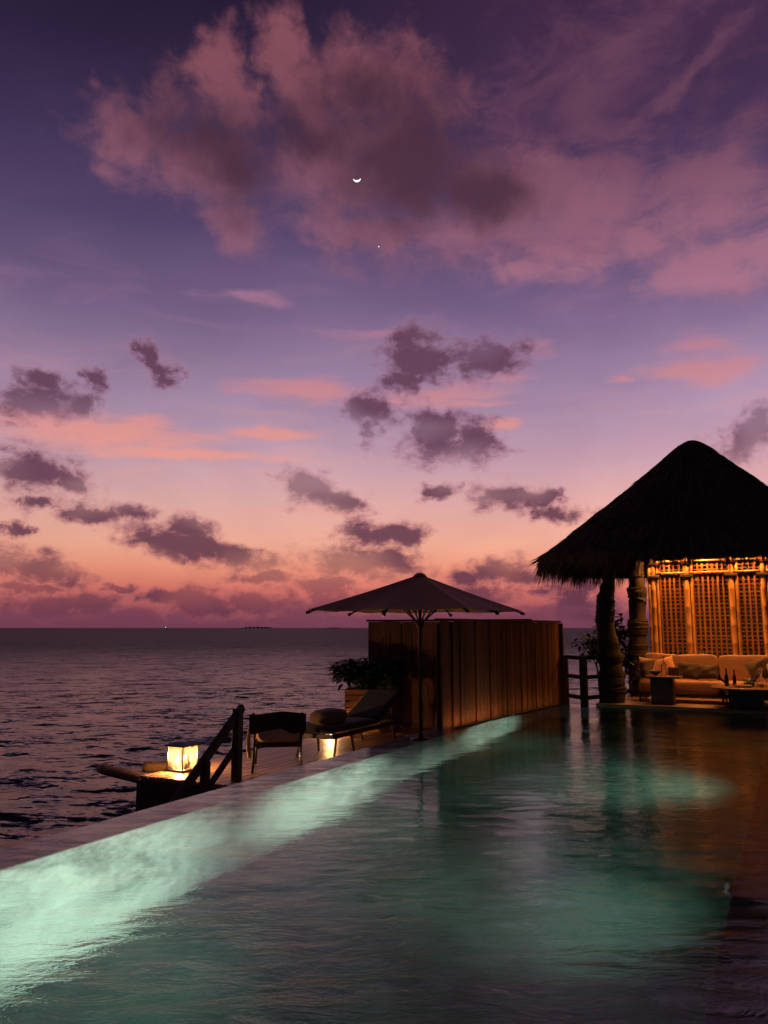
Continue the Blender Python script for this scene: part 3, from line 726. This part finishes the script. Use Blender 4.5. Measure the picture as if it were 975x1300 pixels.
t = thing('sky_block_wall', 'added dark timber wall blocking the sky behind the glowing lattice screen', 'wall', (4.1, 17.5, 0))  # added wall, keeps bright sky from showing through the lattice holes
mb = MB(); rn = random.Random(8); x = -2.75
while x < 2.8:
    mb.box((x, rn.uniform(-.01, .01), 1.34), (.155, .04, 2.58)); x += .16
mb.build('board_panel', M['dark_wood'], t); mb = MB(); mb.box((0, 0, 2.66), (5.8, .12, .06)); mb.build('top_rail', M['cap'], t, bevel=.01)

# ------------------------------------------------------------------ sofa and what lies on it
SY0 = 12.75
sofa = thing('sofa', 'long low sofa in sand fabric with thick back cushions before the lattice screen', 'sofa', (3.1, 13.15, .05))
L = 3.0
mb = MB(); mb.box((0, -.02, .14), (L, .78, .05)); mb.box((0, .36, .34), (L, .04, .36)); mb.build('frame', M['table'], sofa, bevel=.008)
for x in (-1.48, 1.48, 0):
    for y in (-.38, .34):
        mb = MB(); mb.tube([(x, y, 0), (x, y, .13)], [.018, .022], 8); mb.build('leg', M['table'], sofa, True)
for x0, x1 in ((-1.5, .0), (.0, 1.5)):
    mb = MB(); mb.puff(((x0 + x1) / 2, -.04, .29), (x1 - x0 - .012, .82, .25), e=.14, n=22, wr=.02, seed=3); mb.build('seat_cushion', M['sofa'], sofa, True)
for k, (x0, x1) in enumerate(((-1.46, -.10), (-.09, 1.46))):
    mb = MB(); mb.puff(((x0 + x1) / 2, .24, .63), (x1 - x0, .24, .50), rot=(R(-9), 0, 0), e=.12, n=26, wr=.06, seed=5 + k); mb.build('back_cushion', M['sofa'], sofa, True)
for x in (-1.485,):
    mb = MB(); mb.box((x, 0, .40), (.03, .74, .42)); mb.build('armrest', M['table'], sofa, bevel=.01)
def throw(mat, loc, d, rot, label, seed, group='throw pillows on the sofa'):
    mb = MB(); mb.pillow((0, 0, 0), d, None, 14, seed); o = mb.build('throw_pillow', mat, None, True, loc=loc); o.rotation_euler = rot
    tag(o, label, 'pillow', group); return o
throw(M['pillow_sand'], (1.72, 12.92, .68), (.44, .40, .17), (R(-14), R(4), R(-38)), 'plump sand throw pillow at the open end of the sofa nearest the trunk post', 1)
throw(M['pillow_rust'], (2.02, 13.12, .68), (.46, .40, .15), (R(-24), R(-16), R(8)), 'rust orange throw pillow tipped against the back cushion behind the side table', 2)
throw(M['pillow_dark'], (2.48, 13.02, .64), (.40, .33, .14), (R(-20), R(5), R(4)), 'dark brown throw pillow just right of the side table', 3)
throw(M['pillow_dark'], (2.82, 13.04, .62), (.42, .28, .14), (R(-22), R(-3), R(-6)), 'dark brown throw pillow lying where the two back cushions meet', 4)
throw(M['pillow_dark'], (3.74, 13.02, .68), (.46, .40, .16), (R(-20), R(-20), R(-5)), 'dark brown throw pillow leaning in shade on the right back cushion', 5)
throw(M['pillow_rust'], (4.06, 12.86, .70), (.44, .44, .16), (R(-18), R(-30), R(-20)), 'reddish throw pillow tilted at the right border of the picture', 6)

# side table with bottle and bowl
t = thing('side_table', 'small dark pedestal side table before the left end of the sofa', 'side table', (2.10, 12.42, .05))
mb = MB(); mb.box((0, 0, .235), (.40, .34, .47)); mb.build('base', M['table'], t, bevel=.012)
mb = MB(); mb.box((.02, 0, .495), (.62, .46, .04)); mb.build('tabletop', M['table_top'], t, bevel=.012)
mb = MB(); mb.lathe([(.036, 0), (.045, .01), (.046, .17), (.03, .22), (.014, .26), (.013, .32), (.017, .33)], 18)
t = thing('bottle', 'tall clear glass bottle standing on the side table', 'bottle', (2.13, 12.40, .566)); mb.build('glass_body', M['glass'], t, True)
mb = MB(); mb.lathe([(.012, .33), (.013, .36), (.010, .365)], 10); mb.build('stopper', M['table_top'], t, True)
mb = MB(); mb.lathe([(.03, 0), (.04, .01), (.10, .05), (.125, .09), (.118, .09), (.09, .055), (.03, .02)], 22)
tag(mb.build('bowl', M['ceramic'], None, True, loc=(1.97, 12.46, .566)), 'dark ceramic bowl beside the clear bottle on the side table', 'bowl')
mb = MB(); mb.box((0, 0, .075), (.20, .05, .15), rot=(R(-12), 0, 0)); o = mb.build('menu_stand', M['table'], None, bevel=.01, loc=(2.30, 12.48, .570)); tag(o, 'dark upright menu holder at the right side of the side table', 'menu holder')
# coffee table and what stands on it
TX, TY, TZ = 3.57, 12.36, .415
t = thing('coffee_table', 'round topped low coffee table with a boxy dark base before the sofa', 'coffee table', (TX, TY, .05))
mb = MB(); mb.box((-.05, -.02, .165), (.56, .46, .33)); mb.build('base', M['table'], t, bevel=.012)
mb = MB(); mb.lathe([(.60, 0), (.63, .012), (.63, .028), (.615, .036)], 48, (0, 0, .33)); mb.build('tabletop', M['table_top'], t, True, .004)
for x, y, h, lab in ((-.36, -.04, .30, 'dark beer bottle at the left rim of the coffee table'), (-.235, .03, .28, 'dark beer bottle standing second from the left rim of the coffee table')):
    b = thing('beer_bottle', lab, 'bottle', (TX + x, TY + y, TZ + .003), 0, 'dark bottles on the coffee table')
    mb = MB(); s = h / .30; mb.lathe([(.03 * s, 0), (.034 * s, .008), (.034 * s, .16 * s), (.015 * s, .22 * s), (.013 * s, .285 * s), (.016 * s, .30 * s)], 16); mb.build('bottle_body', M['dark_glass'], b, True)
    mb = MB(); mb.lathe([(.015 * s, .30 * s + .001), (.017 * s, .306 * s), (.012 * s, .316 * s)], 12); mb.build('cap', M['metal'], b, True)
b = thing('decanter', 'clear glass decanter with a round stopper on the coffee table', 'decanter', (TX + .20, TY - .02, TZ + .003))
mb = MB(); mb.lathe([(.075, 0), (.085, .012), (.08, .10), (.05, .17), (.022, .21), (.02, .25), (.028, .265)], 20); mb.build('glass_body', M['glass'], b, True)
mb = MB(); mb.lathe([(.012, .266), (.03, .29), (.03, .315), (.012, .335)], 14); mb.build('stopper', M['glass'], b, True)
b = thing('book', 'pale book lying flat at the front of the coffee table', 'book', (TX - .08, TY - .22, TZ + .003), R(4))
mb = MB(); mb.box((0, 0, .018), (.27, .19, .028)); mb.build('pages', M['paper'], b); mb = MB(); mb.box((0, 0, .002), (.285, .2, .004)); mb.box((0, 0, .0345), (.285, .2, .004)); mb.build('cover', M['pillow_sand'], b, bevel=.001)
b = thing('potted_plant', 'small low green plant in a dark bowl beside the decanter', 'plant', (TX + .0, TY + .08, TZ + .003))
mb = MB(); mb.lathe([(.06, 0), (.085, .02), (.095, .06), (.085, .06), (.07, .03)], 18); mb.build('bowl', M['ceramic'], b, True)
mb = MB(); rn = random.Random(4)
for i in range(70):
    a = rn.uniform(0, 6.28); d = Vector((math.cos(a), math.sin(a), rn.uniform(.2, 1.4))); mb.leaf(Vector((0, 0, .045)) + d * rn.uniform(0, .05), d, Vector((0, 0, 1)), rn.uniform(.06, .12), .03, .5)
mb.build('foliage', M['leaf'], b)

# ------------------------------------------------------------------ plants round the pavilion
def shrub(name, label, cat, loc, h, rad, n, L, W, mat, seed, z0=.3, stems=6, group=None, flat=.6):
    """branching shrub: stems fan out, leaves sit in rosettes at their ends"""
    t = thing(name, label, cat, loc, 0, group); rn = random.Random(seed); st = MB(); lf = MB()
    tips = []
    for i in range(stems):
        a = 6.283 * (i + rn.random()) / stems; r = rad * rn.uniform(.25, .8); top = Vector((r * math.cos(a), r * math.sin(a), h * rn.uniform(.55, .95)))
        mid = top * .5 + Vector((rn.uniform(-.06, .06), rn.uniform(-.06, .06), h * .06)); st.tube([(0, 0, 0), mid, top], [.022, .016, .010], 6)
        tips.append(top)
        for k in range(3):
            e = mid.lerp(top, rn.uniform(.2, .9)) + Vector((rn.uniform(-1, 1) * rad * .5, rn.uniform(-1, 1) * rad * .5, rn.uniform(-.1, .25) * h)); st.tube([mid.lerp(top, .4), e], [.011, .007], 5); tips.append(e)
    for i in range(n):
        p = rn.choice(tips); a = rn.uniform(0, 6.283); d = Vector((math.cos(a), math.sin(a), rn.uniform(-.35, 1.0) * flat))
        lf.leaf(p + d * rn.uniform(0, .08) + Vector((0, 0, rn.uniform(-.10, .05))), d, Vector((0, 0, 1)), L * rn.uniform(.6, 1.15), W * rn.uniform(.7, 1.1), rn.uniform(.15, .6))
    st.build('stem', M['trunk'], t, True); lf.build('foliage', mat, t)
    return t
shrub('plumeria_shrub', 'glossy broad leaved shrub lit from the side between the two trunk posts', 'shrub', (.95, 14.35, .05), 1.55, .55, 460, .30, .095, M['leaf_big'], 2, stems=7)
shrub('plumeria_shrub', 'dim broad leaved shrub peeping out left of the front trunk post above the railing', 'shrub', (.62, 13.95, -.1), 1.65, .42, 220, .26, .085, M['leaf_big'], 6, stems=5)
shrub('garden_shrub', 'bright lit leafy bush glowing behind the lower part of the lattice', 'shrub', (2.62, 15.3, .05), .95, .5, 420, .16, .06, M['leaf_big'], 3, stems=8, group='bushes behind the lattice')
shrub('garden_shrub', 'dark leafy bush behind the lattice at the end by the banded trunk post', 'shrub', (2.0, 15.6, .05), 1.2, .55, 380, .16, .06, M['leaf'], 4, stems=8, group='bushes behind the lattice')
shrub('garden_shrub', 'dark leafy bush behind the right lattice panel', 'shrub', (3.6, 15.8, .05), 1.3, .6, 380, .16, .06, M['leaf'], 5, stems=8, group='bushes behind the lattice')
t = thing('garden_spotlight', 'small garden spike light among the leaves behind the lattice', 'spotlight', (2.58, 14.75, .05))
mb = MB(); mb.lathe([(.012, 0), (.012, .16), (.04, .18), (.045, .27)], 12); mb.build('housing', M['metal'], t, True)
mb = MB(); mb.lathe([(.038, .271), (.036, .276)], 12); mb.build('lens', M['lamp'], t)
light('SPOT', 'spike_light', (0, 0, .31), SPIKE, (1, .72, .3), t, .03, (.1, .55, .8), 110)

# palm beyond the right border; two frond tips reach into the picture
t = thing('palm_tree', 'coconut palm whose drooping leaf tips just reach in at the right border', 'palm tree', (8.9, 8.6, .05))
mb = MB(); mb.tube([(0, 0, 0), (-.2, .05, 2), (-.55, .1, 4), (-1.05, .1, 5.7), (-1.4, .1, 6.6)], [.2, .15, .13, .12, .11], 12); mb.build('trunk', M['trunk'], t, True)
crown = Vector((-1.4, .1, 6.6)); tips = [Vector(a) - Vector((8.9, 8.6, .05)) for a in ((4.40, 8.6, 6.52), (4.31, 8.6, 5.41))]
rn = random.Random(12)
ends = tips + [crown + Vector((2.3 * math.cos(a), 2.3 * math.sin(a), rn.uniform(-1.4, .9))) for a in (R(-80), R(-40), R(0), R(40), R(85), R(125), R(-120))]
for e in ends:
    mb = MB(); mid = crown.lerp(e, .5) + Vector((0, 0, .55)); P = [crown.lerp(mid, u).lerp(mid.lerp(e, u), u) for u in [i / 14 for i in range(15)]]
    mb.tube(P, [.03 - .0018 * i for i in range(15)], 6)
    for i in range(3, 15):
        ax = (P[i] - P[i - 1]).normalized(); sd = ax.cross(Vector((0, 0, 1))).normalized()
        for sgn in (1, -1):
            for h in (0, .5):
                mb.leaf(P[i - 1].lerp(P[i], h), ax * .9 + sd * sgn * (.9 if i < 14 else .25) + Vector((0, 0, -.35)), Vector((0, 0, 1)), (.55 if i < 12 else .3) * (1 - .6 * abs(i / 14 - .45)), .035, .25)
    mb.leaf(P[-2], P[-1] - P[-2], Vector((0, 0, 1)), .3, .04, .1)
    mb.build('frond', M['frond'], t)

# ================================================================== parasol
UX, UY = -.12, 6.42
t = thing('parasol', 'wide square taupe parasol open on a dark pole at the pool edge', 'parasol', (UX, UY, 0))
lat, dep = Vector((math.cos(YAW), math.sin(YAW), 0)), Vector((-math.sin(YAW), math.cos(YAW), 0))
def uv(l, d, z): v = lat * l + dep * d; return Vector((v.x, v.y, z))
ZE, ZA = 1.685, 2.17
cor = [uv(.48, -1.46, ZE), uv(1.46, .48, ZE), uv(-.48, 1.46, ZE), uv(-1.46, -.48, ZE)]
mb = MB(); apex = Vector((0, 0, ZA)); n = 10
for i in range(4):
    a, b = cor[i], cor[(i + 1) % 4]; vs = []; fs = []
    for r in range(n + 1):
        f = r / n
        for s in range(n + 1):
            g_ = s / n; p = apex.lerp(a.lerp(b, g_), max(f, .03)); m = abs(2 * g_ - 1); sag = .05 * f * (1 - m * m) * (1 - f) * 4 * .5 + .012 * math.sin(math.pi * f) + .02 * f * f * math.sin(2 * math.pi * g_) ** 2
            inward = .03 * f * f * math.sin(2 * math.pi * g_) ** 2
            vs.append((p.x * (1 - inward), p.y * (1 - inward), p.z - sag))
    fs = [(r * (n + 1) + s, (r + 1) * (n + 1) + s, (r + 1) * (n + 1) + s + 1, r * (n + 1) + s + 1) for r in range(n) for s in range(n)]
    mb.add(vs, fs)
can = mb.build('canopy', M['canvas'], t); sm = can.modifiers.new('thick', 'SOLIDIFY'); sm.thickness = .006
mb = MB(); mb.lathe([(.10, ZA - .035), (.06, ZA + .005), (.03, ZA + .018)], 12); mb.build('cap', M['canvas'], can, True)
mb = MB(); mb.tube([(0, 0, -.04), (0, 0, ZA - .02)], .022, 14); mb.build('pole', M['metal'], t, True)
mb = MB(); mb.lathe([(.14, -.012), (.14, .004), (.04, .016), (.035, .08)], 20); mb.build('base_plate', M['metal'], t, True)
mb = MB(); mb.lathe([(.05, 1.47), (.06, 1.49), (.06, 1.55), (.045, 1.57)], 14); mb.build('slider', M['metal'], t, True)
for i in range(8):
    e = cor[i // 2] if i % 2 == 0 else (cor[i // 2] + cor[(i // 2 + 1) % 4]) / 2
    lo_ = .04 if i % 2 else .012; a = Vector((0, 0, ZA - .05 - lo_)); b = e + Vector((0, 0, -.028 - lo_ * .5)); d = (b - a)
    rb = MB(); rb.tube([a + d * .03, a + d * 1.01], .011, 6); rb.tube([a + d * .985, a + d * 1.02], .022, 8); o = rb.build('rib', M['metal'], t, True)
    st = MB(); st.tube([Vector((0, 0, 1.53)) + Vector((d.x, d.y, 0)).normalized() * .05, a + d * .34 - Vector((0, 0, .012))], .011, 6); st.build('strut', M['metal'], o, True)

# ================================================================== things on the lower deck
def lantern(loc, rz, label, s=1.0, pw=9.0):
    t = thing('lantern', label, 'lantern', loc, rz, 'lanterns on the lower deck'); w = .27 * s; h = .29 * s
    mb = MB(); mb.box((0, 0, .0125), (w + .05, w + .05, .025)); mb.build('base', M['metal'], t, bevel=.004)
    for sx in (-1, 1):
        for sy in (-1, 1): mb = MB(); mb.box((sx * w / 2, sy * w / 2, .027 + h / 2), (.014, .014, h)); mb.build('corner_post', M['metal'], t)
    mb = MB(); mb.box((0, 0, .040 + h), (w + .07, w + .07, .022)); vs = [(sx * (w + .05) / 2, sy * (w + .05) / 2, .052 + h) for sx, sy in ((-1, -1), (1, -1), (1, 1), (-1, 1))] + [(sx * .06, sy * .06, .085 + h) for sx, sy in ((-1, -1), (1, -1), (1, 1), (-1, 1))]
    mb.add(vs, [(0, 1, 5, 4), (1, 2, 6, 5), (2, 3, 7, 6), (3, 0, 4, 7), (4, 5, 6, 7), (3, 2, 1, 0)]); mb.build('roof', M['metal'], t)
    for dx, dy in ((0, -1), (1, 0), (0, 1), (-1, 0)):
        mb = MB(); q = w / 2 - .004; e = w / 2 - .008
        if dx: mb.add([(dx * q, -e, .028), (dx * q, e, .028), (dx * q, e, .026 + h), (dx * q, -e, .026 + h)], [(0, 1, 2, 3)])
        else: mb.add([(-e, dy * q, .028), (e, dy * q, .028), (e, dy * q, .026 + h), (-e, dy * q, .026 + h)], [(0, 1, 2, 3)])
        mb.build('pane', M['frost'], t)
    for cx, cy, ch in ((-.05, -.05, .10), (.07, -.02, .13), (.0, .07, .08)):
        mb = MB(); mb.lathe([(.025, .026), (.026, .026 + ch), (.02, .03 + ch)], 12, (cx * s, cy * s, 0)); c = mb.build('candle', M['wax'], t, True)
        mb = MB(); mb.lathe([(.004, .032 + ch), (.011, .045 + ch), (.008, .062 + ch), (.001, .085 + ch)], 8, (cx * s, cy * s, 0)); mb.build('flame', M['flame'], c, True)
    light('POINT', 'candle_light', (0, 0, .18 * s), pw, (1, .53, .19), t, .03)
lantern((-3.30, 5.44, DZ + .002), R(-3), 'glowing square lantern with a dark roof on the near corner of the lower deck', 1.04, LANT[0])
lantern((-3.50, 9.75, DZ + .002), R(20), 'glowing lantern half hidden under the far sun lounger by the planter', .66, LANT[1])

# stairs from the deck down to the sea with a sloping handrail
t = thing('deck_stairs', 'dark timber stair rail sloping down from a stout post on the lower deck', 'stairs', (-2.15, 5.15, DZ))
mb = MB(); mb.box((0, 0, .30), (.105, .105, 1.22)); mb.build('post', M['dark_wood'], t, bevel=.008)
sl = math.atan2(.86, 1.1); Ld = 2.5
def raily(z0, s0, L, sec, name):
    mb = MB(); c = Vector((-.02, s0 - math.cos(sl) * L / 2, z0 - math.sin(sl) * L / 2)); mb.box(c, (sec[0], L, sec[1]), rot=(sl, 0, 0)); mb.build(name, M['dark_wood'], t, bevel=.008)
raily(.92, .12, Ld, (.07, .10), 'handrail'); raily(.40, -.03, 1.9, (.05, .075), 'mid_rail'); raily(-.22, -.32, 2.0, (.05, .24), 'stringer')
mb = MB(); mb.box((0, -.62, -.02), (.09, .09, .70)); mb.build('baluster', M['dark_wood'], t, bevel=.006)
for i in range(6):
    mb = MB(); mb.box((.5, -.42 - i * .24, -.16 - i * .19), (.95, .24, .035)); mb.build('tread', M['dark_wood'], t, bevel=.004)

# mooring logs
for (a, b, r, lab) in (((-5.05, 5.64, -.64), (-3.5, 5.38, -.70), .075, 'long round log sticking out over the sea from the deck corner'), ((-4.55, 6.02, -.63), (-3.5, 6.55, -.70), .085, 'shorter dark log sticking out behind the glowing lantern')):
    mb = MB(); A, B = Vector(a), Vector(b); rn = random.Random(int(r * 1000)); N = 14
    mb.tube([A.lerp(B, i / N) for i in range(N + 1)], [r * (.86 if i == 0 else 1 + rn.uniform(-.04, .04)) for i in range(N + 1)], 14)
    o = mb.build('mooring_log', mat_wood('log_bark', (.07, .035, .02), (.24, .13, .07), 'x', .7, .1), None, True); tag(o, lab, 'log', 'logs under the lower deck')

# lounge chair seen from behind
rz = R(33)
t = thing('lounge_chair', 'dark lounge chair with a pale cushion facing the sea beside the stair post', 'chair', (-2.20, 6.15, DZ), rz)
for sx in (-1, 1):
    for y0, y1, h in ((-.34, -.26, .42), (.44, .40, .40)):
        mb = MB(); mb.tube([(sx * .33, y0, 0), (sx * .31, y1, h)], [.016, .02], 8); mb.build('leg', M['steel'] if (sx > 0 and y0 < 0) else M['metal'], t, True)
mb = MB()
for sx in (-1, 1): mb.box((sx * .31, .06, .36), (.045, .76, .055))
mb.box((0, -.28, .36), (.6, .045, .055)); mb.box((0, .42, .36), (.6, .045, .055)); mb.box((0, .06, .375), (.6, .72, .02)); mb.build('seat_frame', M['dark_wood'], t, bevel=.006)
mb = MB(); mb.puff((0, .06, .47), (.60, .78, .17), e=.25, n=18, wr=.04, seed=2); mb.build('seat_cushion', M['chair_cushion'], t, True)
mb = MB(); mb.puff((0, -.24, .57), (.58, .24, .36), rot=(R(-12), 0, 0), e=.35, n=18, wr=.06, seed=7); mb.build('back_cushion', M['chair_cushion'], t, True)
for sx in (-1, 1):
    mb = MB(); mb.tube([(sx * .315, -.25, .36), (sx * .33, -.42, .80)], .02, 8); mb.build('back_frame', M['dark_wood'], t, True)
    mb = MB(); mb.tube([(sx * .345, .42, .40), (sx * .36, .36, .56), (sx * .36, -.28, .60)], .018, 8); mb.build('armrest', M['dark_wood'], t, True)
mb = MB(); n = 22; rn = random.Random(9)
vs = []
for i in range(n + 1):
    for j in range(13):
        u = -1 + 2 * i / n; w = j / 12
        z = .80 - .27 * w + .018 * math.sin(3.1 * u + 1) * (1 - w) + .014 * math.sin(9 * u) * w; y = -.43 + .095 * w + .014 * math.sin(5 * u + 2 * w) - .02
        vs.append((u * .385, y, z))
for i in range(n + 1):
    for j in range(13):
        u = -1 + 2 * i / n; w = j / 12; vs.append((u * .385, -.37 + .075 * w, .80 - .22 * w + .018 * math.sin(3.1 * u + 1) * (1 - w)))
K = (n + 1) * 13
fs = [(i * 13 + j, i * 13 + j + 1, (i + 1) * 13 + j + 1, (i + 1) * 13 + j) for i in range(n) for j in range(12)]
fs += [(K + i * 13 + j, K + (i + 1) * 13 + j, K + (i + 1) * 13 + j + 1, K + i * 13 + j + 1) for i in range(n) for j in range(12)]
fs += [(i * 13, (i + 1) * 13, K + (i + 1) * 13, K + i * 13) for i in range(n)]
mb.add(vs, fs); mb.build('back_cover', M['lounge_dark'], t, True)
mb = MB(); vs = []
for i in range(13):
    for j in range(9):
        w = i / 12; u = -1 + 2 * j / 8; vs.append((-.385 - .03 * math.sin(w * 3) - .02 * math.sin(4 * u), -.02 + u * .14 * (1 - .15 * w), .625 - .46 * w))
mb.add(vs, [(i * 9 + j, i * 9 + j + 1, (i + 1) * 9 + j + 1, (i + 1) * 9 + j) for i in range(12) for j in range(8)])
m_, g_, b_ = new_mat('striped_towel'); wv = g_.n.new('ShaderNodeTexWave'); wv.bands_direction = 'Y'; wv.inputs['Scale'].default_value = 7.0; g_.put(wv.inputs['Vector'], g_.n.new('ShaderNodeTexCoord').outputs['Object'])
g_.put(b_.inputs['Base Color'], g_.ramp(wv.outputs['Fac'], [(.35, (.55, .40, .28, 1)), (.65, (.20, .11, .07, 1))])); b_.inputs['Roughness'].default_value = .95
o = mb.build('towel', m_, None, True, loc=t.location); o.rotation_euler = (0, 0, rz); sm = o.modifiers.new('thick', 'SOLIDIFY'); sm.thickness = .012
tag(o, 'striped beige towel hanging over the arm of the lounge chair', 'towel')

# sun lounger along the pool side of the deck
t = thing('sun_lounger', 'dark sun lounger with raised headrest end standing in front of the planter', 'sun lounger', (-2.2, 8.25, DZ))
for sx in (-1, 1):
    for y0, y1 in ((-1.12, -1.0), (-.48, -.56), (.98, .86)):
        mb = MB(); mb.tube([(sx * .33, y0, 0), (sx * .30, y1, .33)], [.017, .022], 8); mb.build('leg', M['dark_wood'], t, True)
mb = MB()
for sx in (-1, 1): mb.box((sx * .315, -.02, .335), (.05, 2.3, .07))
for y in (-1.15, 1.11): mb.box((0, y, .335), (.58, .05, .07))
mb.build('frame', M['dark_wood'], t, bevel=.008)
mb = MB(); mb.puff((0, -.40, .42), (.64, 1.50, .11), e=.2, n=22, wr=.03, seed=4); mb.build('mattress', M['lounge_dark'], t, True)
a = R(25); mb = MB(); mb.puff((0, .34 + .46 * math.cos(a), .42 + .46 * math.sin(a)), (.64, 1.0, .13), rot=(a, 0, 0), e=.2, n=22, wr=.03, seed=5); mb.build('backrest', M['lounge_dark'], t, True)
for sx in (-1, 1):
    mb = MB(); mb.tube([(sx * .28, .95, .36), (sx * .28, .84, .70)], .014, 8); mb.build('prop', M['steel'], t, True)
mb = MB(); mb.puff((0, 0, 0), (.42, .74, .24), e=.7, n=20, wr=.04, seed=6); o = mb.build('lounger_pillow', M['cushion'], None, True, loc=(-2.22, 7.55, DZ + .575)); tag(o, 'plump beige pillow lying on the foot of the sun lounger', 'pillow')

# planter with its plant
t = thing('planter', 'square wooden planter box of stacked boards lit orange at the end of the lower deck', 'planter', (-3.12, 10.35, DZ), R(24))
for a_, dx, dy in ((0, 0, -1), (0, 0, 1), (90, -1, 0), (90, 1, 0)):
    mb = MB()
    for k in range(7): mb.box((dx * .32, dy * .32, .06 + k * .115), (.66 if a_ == 0 else .60, .03, .096), rot=(0, 0, R(a_)))
    mb.build('side_panel', M['planter'], t, bevel=.004)
mb = MB(); mb.box((0, 0, .66), (.60, .60, .1)); mb.build('soil', M['soil'], t)
t = shrub('planter_shrub', 'dark bushy leafy shrub spilling over the rim of the wooden planter', 'shrub', (-3.0, 10.35, DZ + .70), .60, .80, 2400, .18, .08, M['leaf'], 9, stems=16, flat=.8)

# ================================================================== in the sky and at the horizon
def dirv(az, el):
    a = YAW - R(az); e = R(el)
    return Vector((-math.sin(a) * math.cos(e), math.cos(a) * math.cos(e), math.sin(e)))
D = 9000.0; d = dirv(-2.09, 30.9); Rm = D * math.tan(R(.26))
rt = Vector((d.y, -d.x, 0)).normalized(); upv = rt.cross(d); tilt = R(4)
ex = rt * math.cos(tilt) + upv * math.sin(tilt); ey = upv * math.cos(tilt) - rt * math.sin(tilt)
mb = MB(); vs = []; nu, nv = 32, 8
for i in range(nu + 1):
    ph = math.pi * i / nu
    for j in range(nv + 1):
        x = math.cos(ph); lo, hi_ = -math.sin(ph), -math.sin(ph) * .52; y = lo + (hi_ - lo) * j / nv
        zz = math.sqrt(max(0, 1 - x * x - y * y)); vs.append(ex * (x * Rm) + ey * (y * Rm) - d * (zz * Rm))
mb.add(vs, [(i * (nv + 1) + j, (i + 1) * (nv + 1) + j, (i + 1) * (nv + 1) + j + 1, i * (nv + 1) + j + 1) for i in range(nu) for j in range(nv)])
o = mb.build('moon', M['moon'], None, True, loc=Vector((4.4, -3.48, 1.45)) + d * D); tag(o, 'thin bright crescent moon lying on its back in the high cloud', 'moon')
mb = MB(); mb.lathe([(.5, -7), (5, -5), (7.4, 0), (5, 5), (.5, 7)], 12); o = mb.build('evening_star', M['star'], None, True, loc=Vector((4.4, -3.48, 1.45)) + dirv(-.39, 26.6) * D); tag(o, 'tiny white evening star below the crescent moon', 'star')
sp = Vector((4.4, -3.48, 0)) + dirv(-15.09, 0) * 3200
t = thing('ship', 'far off boat showing one white light on the horizon', 'boat', (sp.x, sp.y, SEA_Z), R(20))
mb = MB(); mb.add([(-7, -1.5, 0), (6, -1.5, 0), (8.5, 0, .4), (6, 1.5, 0), (-7, 1.5, 0), (-7, -1.9, 1.8), (6.5, -1.9, 2), (9.5, 0, 2.6), (6.5, 1.9, 2), (-7, 1.9, 1.8)], [(4, 3, 2, 1, 0), (5, 6, 7, 8, 9), (0, 1, 6, 5), (1, 2, 7, 6), (2, 3, 8, 7), (3, 4, 9, 8), (4, 0, 5, 9)]); mb.build('hull', M['island'], t)
mb = MB(); mb.box((-2, 0, 3), (5, 2.6, 2.2)); mb.build('cabin', M['island'], t); mb = MB(); mb.lathe([(.3, -1.4), (1.4, 0), (.3, 1.4)], 10, (-2, 0, 5.6)); mb.build('mast_light', mat_emit('ship_lamp', (1, .93, .85), 2.0), t)
